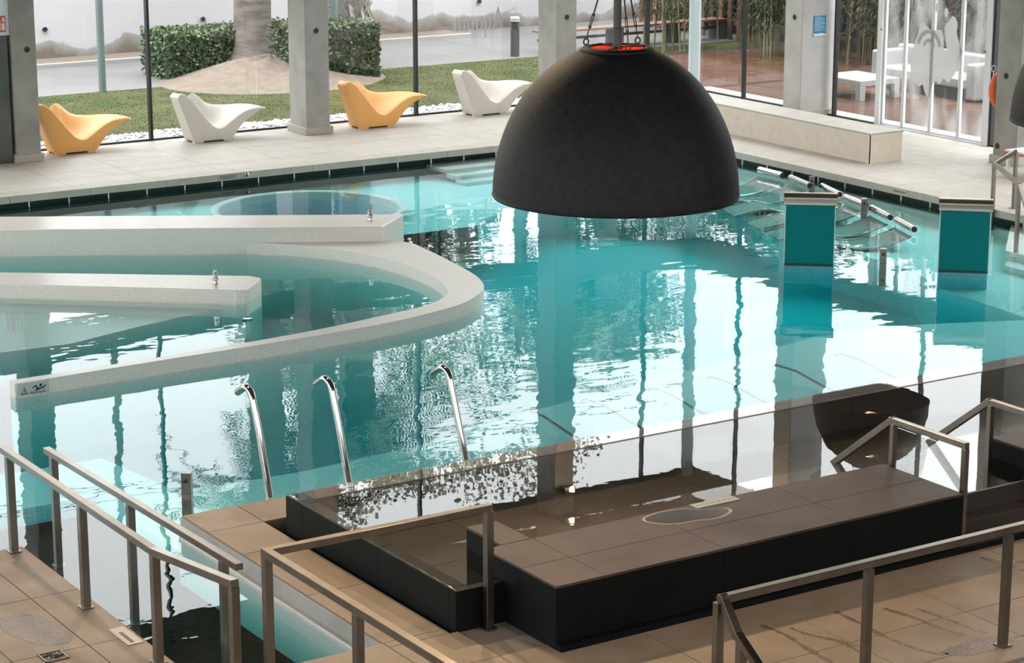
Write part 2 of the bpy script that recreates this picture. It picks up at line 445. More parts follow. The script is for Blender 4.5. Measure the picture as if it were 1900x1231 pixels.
# plate and drain on the left deck
pl = MB().box(6.24,14.98,.0,6.37,15.36,.006).build('lettered_plate', mat('steel_plate', (.34,.30,.25), .4, .6), fl); tag(pl, 'steel plate with lettering beside the channel')
for i in range(8): MB().box(6.28,15.02+.03*i,.006,6.31,15.02+.03*i+.016,.0075).build('letter', ink, pl)
dr = MB().box(5.60,14.99,.0,5.78,15.17,.005).build('drain', mat('drain_dark', (.04,.035,.03), .5, .6), fl); tag(dr, 'square steel floor drain with swirled slots')
for k in range(6):
    a = k*PI/3; MB().tube([(5.69+r*math.cos(a+r*12), 15.08+r*math.sin(a+r*12), .008) for r in (.015,.03,.045,.06,.072)], .006, 6).build('swirl', steel, dr)
MB().box(5.60,14.99,.004,5.78,15.0,.010).box(5.60,15.16,.004,5.78,15.17,.010).box(5.60,14.99,.004,5.61,15.17,.010).box(5.77,14.99,.004,5.78,15.17,.010).build('drain_frame', steel, dr)

# ------------------------------------------------------------------ room shell
ceil_m = mat('ceiling', (.16,.125,.10), .85, col2=(.20,.16,.13), scale=1.2)
c = MB().box(-8.3,-4.3,CEIL,28.4,37.0,CEIL+.4).build('ceiling', ceil_m); st(c, 'dark brown ceiling high above the pool hall', 'ceiling')
wall_m = mat('wall_plaster', (.50,.47,.43), .85)
st(MB().box(-8.3,-4.3,-1.6,28.4,-4,4.2).build('wall_back', wall_m), 'plain plaster wall under the added band of fill-light windows, behind the viewer', 'wall')
st(MB().box(-8.3,-4,-1.6,-8,37.0,.0).build('wall_left', wall_m), 'low plinth wall under the added left-hand glass wall', 'wall')
w3 = empty('window_fill_rear', (10,-4.15,4.2)); st(w3, 'high band of windows added behind the viewer for fill light', 'window')  # unseen windows, added to let in frontal fill light
w4 = empty('window_fill_left', (-8.15,16,0)); st(w4, 'left-hand glass wall out of view, added for fill light', 'window')  # unseen glazing, added to brighten the hall from the left
for i in range(7):
    x = -8.3+i*5.24; piece('pane', w3, glass, x+.03, -4.16, 4.2, x+5.21, -4.148, CEIL); piece('mullion', w3, black_metal, x-.03, -4.2, 4.2, x+.03, -4.1, CEIL)
for i in range(8):
    y = -4+i*5.11; piece('pane', w4, glass, -8.156, y+.03, 0, -8.144, y+5.08, CEIL); piece('mullion', w4, black_metal, -8.2, y-.03, 0, -8.1, y+.03, CEIL)
st(MB().box(-200,-200,-1.9,250,250,-1.7).build('ground', mat('outer_ground', (.18,.18,.165), .9)), 'plain ground around the building', 'ground')
st(MB().box(28.0,-4,-1.6,28.4,16.0,CEIL).build('wall_right', wall_m), 'plain plaster wall at the right of the hall', 'wall')

# rear window wall
w1 = empty('window_1', (16,36.65,0)); st(w1, 'tall rear glass wall with thin black mullions looking onto the garden', 'window')
mul = [-8, -5.29, .06, 5.41, 10.76, 16.11, 21.48, 26.81, 28.0]
for i in range(len(mul)-1):
    piece('pane', w1, glass, mul[i]+.02, 36.644, .03, mul[i+1]-.02, 36.656, 2.65)
    piece('pane', w1, glass, mul[i]+.02, 36.644, 3.18, mul[i+1]-.02, 36.656, 5.9)
    piece('pane', w1, glass, mul[i]+.02, 36.644, 5.93, mul[i+1]-.02, 36.656, CEIL)
    piece('transom', w1, greyblue, mul[i]+.02, 36.64, 5.9, mul[i+1]-.02, 36.66, 5.93)
    if i: piece('mullion', w1, black_metal, mul[i]-.024, 36.60, .0, mul[i]+.024, 36.70, CEIL)
MB().box(-8,36.62,0,28,36.68,.03).build('sill', black_metal, w1)
beam_m = mat('ring_beam', (.20,.20,.19), .8, col2=(.25,.25,.24), scale=2)
MB().box(-8,36.55,2.65,28,36.78,3.18).build('ring_beam', beam_m, w1)
w2 = empty('window_2', (28,30,0)); st(w2, 'right-hand glass wall looking onto the bamboo terrace', 'window')
ym = [16.0, 21.35, 26.6]
for a, bb, zb in ((33.03,35.05,2.65),(35.07,36.65,2.65),(31.14,32.53,2.65)):
    piece('pane', w2, glass, 27.994, a+.01, .03, 28.006, bb-.01, zb)
for a, bb in ((16.0,21.35),(21.35,26.6)):
    piece('pane', w2, glass, 27.994, a+.02, .03, 28.006, bb-.02, 2.65)
for a, bb in ((16.0,21.35),(21.35,26.6),(26.6,29.7),(29.7,32.53),(33.03,35.05),(35.05,36.65)):
    piece('pane', w2, glass, 27.994, a+.02, 3.18, 28.006, bb-.02, CEIL)
    piece('mullion', w2, black_metal, 27.96, a-.02, 3.18, 28.05, a+.02, CEIL)
for yy in (35.06, 32.35, 21.35): piece('mullion', w2, black_metal, 27.96, yy-.02, 0, 28.05, yy+.02, 2.65)
MB().box(27.97,16,0,28.03,28.2,.03).box(27.97,31.14,0,28.03,36.65,.03).build('sill', black_metal, w2)
MB().box(27.9,16,2.65,28.12,36.65,3.18).build('ring_beam', beam_m, w2)
cp = MB().box(27.88,36.53,0,28.05,36.70,CEIL).build('corner_post', greyblue, None)
st(cp, 'slim pale grey steel post at the corner of the two glass walls', 'post')

# sliding door with frosted emblem
d1 = empty('door_1', (28,29.7,0)); st(d1, 'white framed folding glass door onto the terrace', 'door')
mist, N, L = newmat('misted_glass')
N.remove(N['Principled BSDF'])
tr = N.new('ShaderNodeBsdfTransparent'); tr.inputs[0].default_value = (.95,.97,.96,1)
df = N.new('ShaderNodeBsdfDiffuse'); df.inputs[0].default_value = (.75,.74,.73,1)
tl = N.new('ShaderNodeBsdfTranslucent'); tl.inputs[0].default_value = (.75,.74,.73,1)
m2 = N.new('ShaderNodeMixShader'); L.new(df.outputs[0], m2.inputs[1]); L.new(tl.outputs[0], m2.inputs[2])
nz = N.new('ShaderNodeTexNoise'); nz.inputs['Scale'].default_value = 1.1; nz.inputs['Detail'].default_value = 5
geo = N.new('ShaderNodeNewGeometry'); mp = N.new('ShaderNodeMapping'); mp.inputs['Scale'].default_value = (1,1.6,.7)
L.new(geo.outputs['Position'], mp.inputs[0]); L.new(mp.outputs[0], nz.inputs['Vector'])
mr = N.new('ShaderNodeMapRange'); mr.inputs[1].default_value = .45; mr.inputs[2].default_value = .75; mr.inputs[3].default_value = .03; mr.inputs[4].default_value = .38
L.new(nz.outputs['Fac'], mr.inputs[0])
m1 = N.new('ShaderNodeMixShader'); L.new(mr.outputs[0], m1.inputs[0]); L.new(tr.outputs[0], m1.inputs[1]); L.new(m2.outputs[0], m1.inputs[2])
L.new(m1.outputs[0], N['Material Output'].inputs['Surface'])
edges = [31.02, 30.47, 29.76, 29.04, 28.40]
for i in range(4):
    a, bb = edges[i+1], edges[i]
    p = empty('door_leaf', (28,(a+bb)/2,0), parent=None); p.parent = d1; p.location = (0,(a+bb)/2-29.7,0); WPOS[p.name] = Vector((28,(a+bb)/2,0))
    piece('pane', p, mist, 27.996, a+.03, .06, 28.004, bb-.03, 2.6)
    MB().box(27.975,a+.004,.02,28.025,a+.034,2.64).box(27.975,bb-.034,.02,28.025,bb-.004,2.64).box(27.975,a+.03,.02,28.025,bb-.03,.06).box(27.975,a+.03,2.6,28.025,bb-.03,2.64).build('leaf_frame', alu, p)
piece('door_post', d1, alu, 27.92, 31.02, 0, 28.06, 31.14, 2.65)
piece('door_post', d1, alu, 27.92, 28.26, 0, 28.06, 28.40, 2.65)
piece('door_gasket', d1, black_metal, 27.95, 28.20, 0, 28.05, 28.26, 2.65)
for yy, zz in ((31.03,1.75),(28.40,1.62)): 
    o = MB().lathe([(0,0),(.02,0),(.02,.01),(0,.01)], (0,0,0), 12).build('red_stud', mat('red_stud', (.5,.05,.02), .5), d1, local=True)
    o.rotation_euler = (0,-PI/2,0); o.location = (-.085, yy-29.7, zz)
piece('threshold', d1, alu, 27.93, 28.26, 0, 28.07, 31.14, .02)
decal, N, L = newmat('frosted_film')
N.remove(N['Principled BSDF'])
tr = N.new('ShaderNodeBsdfTransparent'); df = N.new('ShaderNodeBsdfDiffuse'); df.inputs[0].default_value = (.62,.61,.60,1)
tl = N.new('ShaderNodeBsdfTranslucent'); tl.inputs[0].default_value = (.5,.5,.49,1)
m2 = N.new('ShaderNodeMixShader'); L.new(df.outputs[0], m2.inputs[1]); L.new(tl.outputs[0], m2.inputs[2])
m1 = N.new('ShaderNodeMixShader'); m1.inputs[0].default_value = .78; L.new(tr.outputs[0], m1.inputs[1]); L.new(m2.outputs[0], m1.inputs[2])
L.new(m1.outputs[0], N['Material Output'].inputs['Surface'])
# emblem outline in (along, height): along grows towards the right of the picture
def emb(pts, name='emblem_piece'):
    b = MB(); n = len(pts)
    vs = [(27.970, y, z) for y, z in pts] + [(27.973, y, z) for y, z in pts]
    b.add(vs, [tuple(range(n)), tuple(range(2*n-1,n-1,-1))] + [(i,(i+1)%n,n+(i+1)%n,n+i) for i in range(n)])
    return b.build(name, decal, d1)
def arcband(cyy, czz, r0, r1, a0, a1, n=14):
    o = [(cyy+r1*math.cos(a0+(a1-a0)*k/n), czz+r1*math.sin(a0+(a1-a0)*k/n)) for k in range(n+1)]
    i = [(cyy+r0*math.cos(a0+(a1-a0)*k/n), czz+r0*math.sin(a0+(a1-a0)*k/n)) for k in range(n+1)]
    return o + i[::-1]
EMBLEM = True
# ------------------------------------------------------------------ columns with wall washers
def column(x0, y0, x1, y1, label, ma, face, hole=None, plinth=True, lit=120):
    c = empty('column', ((x0+x1)/2,(y0+y1)/2,0)); st(c, label, 'column')
    MB().box(x0,y0,0,x1,y1,CEIL).build('shaft', ma, c, bevel=.015)
    if plinth: MB().box(x0-.04,y0-.04,0,x1+.04,y1+.04,.13).build('plinth', coping_m, c, bevel=.008)
    hm = MAT.get('hole_dark') or mat('hole_dark', (.03,.028,.025), .9)
    for hx, hz in (hole or []):
        if face == 'y':
            o = MB().lathe([(0,0),(.045,0),(.05,.006),(.0,.004)], (0,0,0), 16).build('form_tie_hole', hm, c, local=True)
            o.rotation_euler = (PI/2,0,0); o.location = (hx-(x0+x1)/2, y0-(y0+y1)/2-.001, hz)
        else:
            o = MB().lathe([(0,0),(.045,0),(.05,.006),(.0,.004)], (0,0,0), 16).build('form_tie_hole', hm, c, local=True)
            o.rotation_euler = (0,-PI/2,0); o.location = (x0-(x0+x1)/2-.001, hx-(y0+y1)/2, hz)
    # wall washer near the ceiling on the room side
    if face == 'y': fx, fy, lx, ly = (x0+x1)/2, y0-.09, (x0+x1)/2, y0-.28
    else: fx, fy, lx, ly = x0-.09, (y0+y1)/2, x0-.28, (y0+y1)/2
    f = MB().box(fx-.09,fy-.09,8.12,fx+.09,fy+.09,8.24).build('wall_washer', black_metal, c)
    MB().lathe([(0,0),(.06,0),(.05,.03),(0,.035)], (lx,ly,8.17), 16).build('washer_bulb', emit_warm, f)
    if lit: lamp('washer_light', 'POINT', (lx,ly,8.12), lit, WARM, c, .05)
    return c
emit_warm = emit('lamp_glow', (1.0,.72,.42), 25)
column(13.30,35.70,13.72,36.35, 'stained grey concrete column at the left edge beside the steel cabinet', concrete, 'y', [(13.56,1.855)])
column(18.67,35.68,19.14,36.33, 'concrete column between the white and the orange chair on its right', concrete_l, 'y', [(18.89,1.84)])
column(24.00,35.68,24.45,36.33, 'concrete column right behind the big black lamp dome', concrete_l, 'y', [(24.22,1.765)])
column(27.32,32.53,28.15,33.03, 'wide concrete pier carrying a blue notice', mat('concrete_pale', (.40,.39,.375), .8, col2=(.46,.45,.43), scale=3, detail=8, bump=.2, bscale=40), 'x', [(32.75,1.85)])
column(26.90,26.55,27.60,27.08, 'concrete column at the right edge beside the glass door', concrete, 'x', [(26.85,1.45),(26.97,.28)])
column(7.95,35.70,8.40,36.35, 'concrete column further left along the rear windows, outside the view', concrete, 'y')

# ------------------------------------------------------------------ ceiling spotlights aimed at the front terrace
def spot(x, y, tgt, e, label):
    s = empty('ceiling_spotlight', (x,y,CEIL-.4), label=label, cat='lamp', group='warm ceiling spotlights')
    d = (Vector(tgt)-Vector((x,y,CEIL-.3))).normalized()
    MB().tube([(x,y,CEIL),(x,y,CEIL-.25)], .015, 8).build('stem', black_metal, s)
    p = Vector((x,y,CEIL-.3))
    MB().tube([p-d*.1, p+d*.05, p+d*.12], .07, 16, rs=[.04,.075,.08]).build('housing', black_metal, s)
    MB().tube([p+d*.121, p+d*.125], .06, 16).build('lens', emit_warm, s)
    lamp('spot_light', 'SPOT', p+d*.16, e, WARM, s, .18, target=tgt, spot=62, blend=.8)
spot(7.0,22.0,(6.6,14.5,0), 1700, 'left warm ceiling spotlight out of view, one of three aimed at the front terrace')
spot(10.5,22.0,(9.5,13.0,0), 1700, 'middle warm ceiling spotlight out of view, one of three aimed at the front terrace')
spot(14.0,22.0,(12.5,12.5,0), 1700, 'right warm ceiling spotlight out of view, one of three aimed at the front terrace')

# ------------------------------------------------------------------ curved mosaic wall, fins
S = (.05,.085)
ring_o = [(8.22,22.55),(10,22.62),(11.4,22.66),(12.8,22.76),(13.65,22.95),(14.25,23.18),(14.84,23.69),(15.15,24.34),(15.33,25.24),(15.46,26.11),(15.48,26.7),(15.1,27.25),(14.3,27.8),(13.0,28.55)]
ring_i = [(8.22,22.71),(10,22.755),(11.4,22.85),(12.2,22.95),(13.0,23.11),(13.75,23.30),(14.3,23.68),(14.62,24.4),(14.74,25.22),(14.68,26.1),(14.42,26.85),(14.06,27.42),(13.57,27.91),(12.74,28.5)]
ro = [(x+S[0],y+S[1]) for x,y in spline(ring_o,10)]; ri = [(x+S[0],y+S[1]) for x,y in spline(ring_i,10)]
RZ = -.03
b = MB(); d = 0
def quad_uv(b, p, uv): b.add(p, [(0,1,2,3)], [uv])
for k in range(len(ro)-1):
    a0, a1, c0, c1 = ro[k], ro[k+1], ri[k], ri[k+1]; l = math.dist(a0,a1); wd0 = math.dist(a0,c0); wd1 = math.dist(a1,c1)
    quad_uv(b, [(*a0,RZ),(*a1,RZ),(*c1,RZ),(*c0,RZ)], [(d,0),(d+l,0),(d+l,wd1),(d,wd0)])
    quad_uv(b, [(*a0,-1.06),(*a1,-1.06),(*a1,RZ),(*a0,RZ)], [(d,-1.06),(d+l,-1.06),(d+l,RZ),(d,RZ)])
    quad_uv(b, [(*c1,-1.06),(*c0,-1.06),(*c0,RZ),(*c1,RZ)], [(d+l,-1.06),(d,-1.06),(d,RZ),(d+l,RZ)])
    d += l
quad_uv(b, [(*ri[0],-1.06),(*ro[0],-1.06),(*ro[0],RZ),(*ri[0],RZ)], [(0,-1.06),(.16,-1.06),(.16,RZ),(0,RZ)])
quad_uv(b, [(*ro[-1],-1.06),(*ri[-1],-1.06),(*ri[-1],RZ),(*ro[-1],RZ)], [(0,-1.06),(.16,-1.06),(.16,RZ),(0,RZ)])
rw = b.build('curved_pool_wall', mos_w, smooth=30)
st(rw, 'low curved mosaic wall with a warning plate, sweeping round the spa basin', 'pool wall')
# warning plate on its front face: triangle and swimmer
yA = ro[0][1]+.004
plate = MB().box(8.30,yA-.012,-.175,8.63,yA-.002,-.045).build('warning_plate', mat('plate_pale', (.42,.47,.42), .6), rw)
tag(plate, 'pale plate with black warning triangle and swimmer pictogram')
blk = mat('pictogram_black', (.01,.02,.018), .6)
def flat(name, pts):
    n = len(pts); y0, y1 = yA-.015, yA-.012
    MB().add([(x,y0,z) for x,z in pts]+[(x,y1,z) for x,z in pts], [tuple(range(n)), tuple(range(2*n-1,n-1,-1))]+[(i,n+i,n+(i+1)%n,(i+1)%n) for i in range(n)]).build(name, blk, plate)
def stroke(name, pts, r): MB().tube([(x,yA-.013,z) for x,z in pts], r, 6).build(name, blk, plate)
stroke('triangle', [(8.335,-.158),(8.40,-.158),(8.37,-.085),(8.335,-.158),(8.40,-.158)], .005)
flat('exclamation_mark', [(8.367,-.105),(8.377,-.105),(8.374,-.135),(8.370,-.135)]); flat('exclamation_dot', [(8.368,-.140),(8.376,-.140),(8.376,-.148),(8.368,-.148)])
flat('swimmer_head', [(8.555+.016*math.cos(a*PI/6), -.083+.016*math.sin(a*PI/6)) for a in range(12)])
flat('swimmer_body', [(8.455,-.105),(8.495,-.075),(8.505,-.078),(8.525,-.108),(8.57,-.108),(8.615,-.082),(8.618,-.086),(8.59,-.118),(8.55,-.126),(8.50,-.136),(8.48,-.136),(8.51,-.112),(8.492,-.092),(8.458,-.112)])
for q in (0,.014): stroke('wave', [(8.43+.012*i, -.150-q+.006*math.sin(i*1.1)) for i in range(16)], .003)

def fin(name, poly, z1, label, nozzle):
    f = MB().prism(poly, -1.06, z1, uv=True).build(name, mos_w, bevel=.02, bseg=3); st(f, label, 'pool wall')
    x, y, h = nozzle
    nz = MB().lathe([(0,0),(.034,0),(.036,.015),(.03,.03),(.03,.05),(.042,.055),(.042,.085),(.032,.09),(.030,.12),(.034,.125),(.034,.14),(.026,.15),(.026,h-.02),(.030,h-.015),(.030,h),(0,h)], (x,y,z1), 18).build('water_nozzle', chrome, f, smooth=35)
    tag(nz, 'small chrome water nozzle')
    return f
fin('divider_wall', [(6.5,32.12),(10.74,29.66),(15.28,27.02),(15.98,27.64),(11.09,30.58),(6.9,33.1)], .18, 'upper straight mosaic divider wall with a nozzle near its tip', (15.33,27.46,.17))
fin('divider_wall', [(6.6,29.95),(9.84,27.26),(12.20,25.31),(12.30,25.27),(12.38,25.33),(12.74,25.70),(12.79,25.80),(12.72,25.98),(10.09,27.93),(6.9,30.28)], -.012, 'lower straight mosaic divider wall inside the curved wall, with a nozzle near its tip', (12.13,25.77,.18))

# underwater lights (their lit lenses)
ul_m = emit('underwater_glow', (.75,.92,1.0), 6)
for x, y, z, lab in ((12.16,24.95,-.3,'small round underwater light below the tip of the lower divider wall'),(15.36,32.2,-.4,'small round underwater light in the rim of the whirlpool')):
    u = empty('underwater_light', (x,y,z), label=lab, cat='lamp')
    MB().lathe([(.045,-.03),(.07,-.02),(.07,0),(.055,.01),(.05,.0),(.045,-.03)], (x,y,z), 20).build('bezel', chrome, u)
    MB().lathe([(0,.004),(.05,.0),(.045,-.02)], (x,y,z), 20).build('lens', ul_m, u)

# ------------------------------------------------------------------ black raised plunge pool
tk = empty('raised_plunge_pool', (12,15,0), label='black tiled raised plunge pool with mirror-like water in front of the main pool', cat='pool')
ty = [13.90,14.0,15.1,16.40,16.69]
for i in range(4): piece('wall_panel', tk, black_t, 8.45, ty[i]+.002, -.32, 8.60, ty[i+1]-.002, .317, .003)
tx = [8.60,9.8,11.0,12.2,13.4,14.6,15.8,17.0,19.0]
for i in range(8): piece('ledge_panel', tk, tank_t, tx[i]+.002, 16.44, -.32, tx[i+1]-.002, 16.69, .325, .003)
piece('wall_panel', tk, black_t, 8.60, 13.90, -.02, 8.88, 13.98, .317, .003)
for i in range(8):
    for j, (a, bb) in enumerate(((14.18,15.3),(15.3,16.44))):
        piece('floor_tile', tk, tank_t, max(tx[i],8.6)+.003, a+.003, -.06, tx[i+1]-.003, bb-.003, -.02, .002)
piece('floor_tile', tk, tank_t, 8.603, 13.983, -.06, 8.877, 14.177, -.02, .002)
tw = glassy('tank_water', (.93,.92,.9), 1.36, 0, waves=((1.1,.0012,.7),(9,.00008,.8)))
MB().prism([(8.456,13.905),(8.88,13.905),(8.88,14.18),(12.97,14.18),(12.97,13.57),(14.32,13.57),(14.32,14.26),(19,14.26),(19,16.46),(8.456,16.46)], .0, .322).build('water', tw, tk)
tw2 = glassy('ledge_water', (.93,.92,.9), 1.36, 0, waves=((1.6,.0022,.6),(9,.0001,.8)))
MB().box(8.455,16.45,.326,19,16.688,.334).build('ledge_water', tw2, tk)
MB().tube([(8.462,y,.326+.002*math.sin(y*31)) for y in np.linspace(13.92,16.6,60)], .004, 6).build('overflow_lip', chrome, tk)
MB().lathe([(0,0),(.05,0),(.05,.006),(0,.006)], (9.0,14.9,-.02), 20).build('floor_fitting', black_metal, tk)
MB().lathe([(0,0),(.06,0),(.06,.006),(0,.006)], (11.3,15.35,-.02), 20).build('floor_fitting', steel, tk)
# dark pit slot beside it
pit = MB().box(8.38,13.9,-.52,18.5,17.03,-.45).build('slot_floor', gutter_m, fl2)
# step block
sb = empty('step_block', (9.18,14.45,-.02), label='small black tiled block standing in the plunge pool beside the bench end', cat='step')
MB().box(9.04,14.185,-.02,9.32,14.70,.478).build('block_body', black_t, sb, bevel=.003); piece('top_tile', sb, brown_t, 9.04,14.185,.48,9.32,14.70,.50,.003)
# bench
bn = empty('tiled_bench', (10.9,13.7,0), label='long black tiled bench with brown tile top in front of the plunge pool', cat='bench')
MB().box(8.90,13.20,0,12.95,14.16,.478).build('bench_core', black_t, bn)
bx = [8.88,9.33,10.45,11.77,12.97]
for i in range(4):
    for a, bb in ((13.18,13.66),(13.66,14.18)):
        piece('top_tile', bn, brown_t, bx[i]+.002, a+.002, .48, bx[i+1]-.002, bb-.002, .50, .002)
    piece('front_panel', bn, black_t, bx[i]+.002, 13.18, .05, bx[i+1]-.002, 13.20, .478)
    piece('back_panel', bn, black_t, bx[i]+.002, 14.16, .0, bx[i+1]-.002, 14.18, .478)
for a, bb in ((13.18,13.70),(13.70,14.18)):
    piece('end_panel', bn, black_t, 8.88, a+.002, .0, 8.90, bb-.002, .478); piece('end_panel', bn, black_t, 12.95, a+.002, .0, 12.97, bb-.002, .478)
MB().box(8.88,13.11,0,16.0,13.18,.05).build('foot_strip', black_t, bn, bevel=.004)
pl = MB().box(10.86,14.06,.50,11.30,14.17,.506).build('lettered_plate', plate_m, bn); tag(pl, 'narrow metal plate with raised dots')
for i in range(12): MB().lathe([(0,0),(.006,0),(0,.003)], (10.90+.032*i,14.115,.506), 8).build('dot', chrome, pl)
pd_r = mat('dried_rim', (.30,.26,.22), .7); pd = mat('puddle', (.035,.026,.022), .12)
pts = [(10.36,14.10),(10.48,14.14),(10.62,14.145),(10.76,14.11),(10.88,14.02),(11.04,13.97),(11.05,13.89),(10.97,13.83),(10.83,13.80),(10.67,13.84),(10.55,13.85),(10.42,13.90),(10.33,14.02)]
pp = spline(pts+[pts[0]],5)[:-1]
pu = empty('water_puddle', (10.67,13.98,.50), label='dark wet puddle with pale dried rim on the bench top', cat='puddle')
MB().prism([(10.67+(x-10.67)*1.07, 13.985+(y-13.985)*1.1) for x,y in pp], .5, .5012).build('dried_rim', pd_r, pu); MB().prism(pp, .5012, .5022).build('wet_patch', pd, pu)
# right-hand block
rb = empty('tiled_block', (15,13.7,0), label='black tiled block with brown top at the right edge of the plunge pool', cat='block')
MB().box(14.32,13.20,0,16.6,14.26,.478).build('block_body', black_t, rb, bevel=.003)
for a, bb in ((14.32,15.5),(15.5,16.6)): piece('top_tile', rb, brown_t, a+.002, 13.2, .48, bb-.002, 14.26, .50, .002)
# steps of the entrance between bench and block
en = empty('entry_steps', (13.6,13.7,0), label='dark tiled entry steps between the bench and the right-hand block', cat='steps')
piece('step', en, tank_t, 12.98, 13.36, 0, 14.31, 13.54, .16, .004); piece('step', en, tank_t, 12.98, 13.60, 0, 14.31, 14.17, .05, .004)
piece('grating', en, black_metal, 13.1, 13.2, 0, 14.25, 13.33, .012)
MB().box(12.98,13.545,0,14.31,13.575,.326).build('weir_wall', tank_t, en)
# ------------------------------------------------------------------ sculpted lounge chairs
def interp(tab, x):
    xs = [p[0] for p in tab]; zs = [p[1] for p in tab]
    return float(np.interp(x, xs, zs))
NEAR = [(-.34,.82),(-.31,.885),(-.27,.895),(-.21,.87),(-.13,.81),(0,.65),(.16,.45),(.30,.30),(.38,.255),(.44,.24),(.52,.262),(.61,.32),(.82,.46),(.93,.51),(1.03,.54),(1.24,.55),(1.33,.525)]
FAR = [(-.34,.80),(-.30,.86),(-.25,.87),(-.15,.76),(-.04,.66),(.06,.70),(.14,.78),(.22,.81),(.30,.79),(.38,.72),(.46,.64),(.53,.60),(.62,.575),(.8,.56),(1.0,.565),(1.2,.555),(1.33,.525)]
MID = [(-.34,.80),(-.30,.86),(-.25,.87),(-.18,.80),(-.08,.66),(.05,.50),(.18,.38),(.3,.31),(.42,.30),(.55,.34),(.7,.41),(.85,.475),(1.0,.52),(1.2,.545),(1.33,.525)]
BOT = [(-.34,.80),(-.055,.03),(.66,.03),(.71,.07),(.78,.17),(.88,.275),(1.02,.375),(1.18,.46),(1.33,.515)]
WID = [(-.34,.36),(-.1,.42),(.1,.60),(.3,.70),(.55,.70),(.8,.62),(1.0,.53),(1.2,.44),(1.33,.36)]
def chair(loc, ma, label):
    t = empty('lounge_chair', loc, label=label, cat='chair', group='sculpted lounge chairs along the windows')
    b = MB(); xs = list(np.linspace(-.34,1.33,64)); rings = []
    for x in xs:
        W = interp(WID,x); zn, zf, zm, zb = interp(NEAR,x), interp(FAR,x), interp(MID,x), interp(BOT,x)
        top = []
        for u in (0,.05,.14,.3,.5,.7,.86,.95,1.0):
            base = zn*(1-u)+zf*u
            dip = (zm-(zn+zf)/2)*(math.sin(PI*u)**1.2)
            edge = -.022 if u in (0,1.0) else (-.004 if u in (.05,.95) else 0)
            top.append((x, u*W, max(base+dip+edge, zb+.004)))
        rings.append([(x,.02,zb)]+[(x,0,(zb+top[0][2])*.5)]+top+[(x,W,(zb+top[-1][2])*.5),(x,W-.02,zb)])
    m = len(rings[0]); vs = [p for r in rings for p in r]; fs = []
    for i in range(len(xs)-1):
        for k in range(m):
            fs.append((i*m+k,(i+1)*m+k,(i+1)*m+(k+1)%m,i*m+(k+1)%m))
    fs.append(tuple(range(m))); fs.append(tuple(range(len(xs)*m-1,(len(xs)-1)*m-1,-1)))
    b.add(vs, [f[::-1] for f in fs]); b.build('shell', ma, t, local=True, smooth=42)
    for x0, x1 in ((-.045,.13),(.52,.655)):
        for y0 in (.03,.34 if x0<0 else .55): MB().box(x0,y0,0,x1,y0+.09,.035).build('foot', ma, t, local=True)
    MB().box(-.03,.05,.012,.64,.40,.034).build('underside', black_metal, t, local=True)
    return t
orange = mat('orange_plastic', (.74,.37,.10), .5, col2=(.77,.40,.115), scale=3)
cream = mat('cream_plastic', (.56,.52,.455), .5, col2=(.60,.56,.50), scale=3)
chair((14.16,36.02,0), orange, 'orange sculpted lounge chair partly behind the left column')
chair((16.65,35.90,0), cream, 'cream sculpted lounge chair left of the middle concrete column')
chair((19.83,35.71,0), orange, 'orange sculpted lounge chair right of the middle concrete column')
chair((22.37,35.91,0), cream, 'cream sculpted lounge chair partly hidden by the black lamp dome')

# ------------------------------------------------------------------ railings
def railing(label, path, posts, sz=.063, name='railing', bar_h=.055):
    t = empty(name, (*path[0][:2],0), label=label, cat='railing')
    for k, p in enumerate(path):
        if k+1 < len(path):
            a, c = Vector(p), Vector(path[k+1]); d = (c-a).normalized()*sz*.5
            MB().bar(a-(d if k else Vector()), c+(d if k+2 < len(path) else Vector()), sz+.003*(k%2), bar_h+.002*(k%2)).build('handrail', steel, t, bevel=.003)
    for x, y, zt, zb in posts:
        p = MB().box(x-sz/2,y-sz/2,zb,x+sz/2,y+sz/2,zt-bar_h/2).build('post', steel, t, bevel=.003)
        MB().box(x-.05,y-.05,zb,x+.05,y+.05,zb+.01).build('base_plate', steel, p)
    return t
railing('steel railing on the left deck edge beside the channel', [(6.29,17.68,.86),(6.30,14.56,.86),(6.38,13.40,.955)],
        [(6.29,17.45,.86,0),(6.29,15.90,.86,0),(6.30,14.56,.86,0),(6.38,13.42,.955,0)])
railing('steel handrail standing in the water of the channel', [(7.1,18.72,.43),(7.1,14.82,.505)], [(7.1,18.56,.43,-.62),(7.1,16.87,.465,-.62),(7.1,15.10,.50,-.62)])
railing('steel railing turning a corner in front of the channel and the plunge pool', [(8.72,13.83,.965),(6.84,13.83,.965),(6.84,11.2,.965)],
        [(8.70,13.83,.965,0),(6.84,13.83,.965,0),(6.84,12.5,.965,0),(6.84,11.35,.965,0)])
railing('steel railing with stair handrail at the lower right of the front terrace', [(13.4,11.48,.90),(9.10,11.48,.90),(9.10,11.32,.70),(9.10,10.4,.10)],
        [(11.74,11.45,.90,0),(10.38,11.45,.90,0),(9.08,11.50,.90,0),(9.10,11.27,.68,-.9)], sz=.06)
railing('steel handrail descending into the plunge pool, nearest to the bench', [(13.03,13.23,.89),(13.03,14.15,.89),(13.03,15.17,.09)], [(13.03,13.25,.89,.0),(13.03,14.13,.89,0)], sz=.05)
railing('steel handrail descending into the plunge pool, beside the right-hand block', [(14.18,13.2,.88),(14.18,14.15,.88),(14.18,15.18,.09),(14.18,15.2,-.02)], [(14.18,14.13,.88,0),(14.18,13.3,.88,0)], sz=.05)
railing('steel handrail of the pool steps at the right-hand deck', [(24.25,23.92,.87),(23.92,24.02,.68),(22.78,22.38,.74),(22.3,21.7,.45)],
        [(24.25,23.92,.87,0),(23.92,24.02,.68,-.30),(22.78,22.38,.74,-.30)], sz=.05)
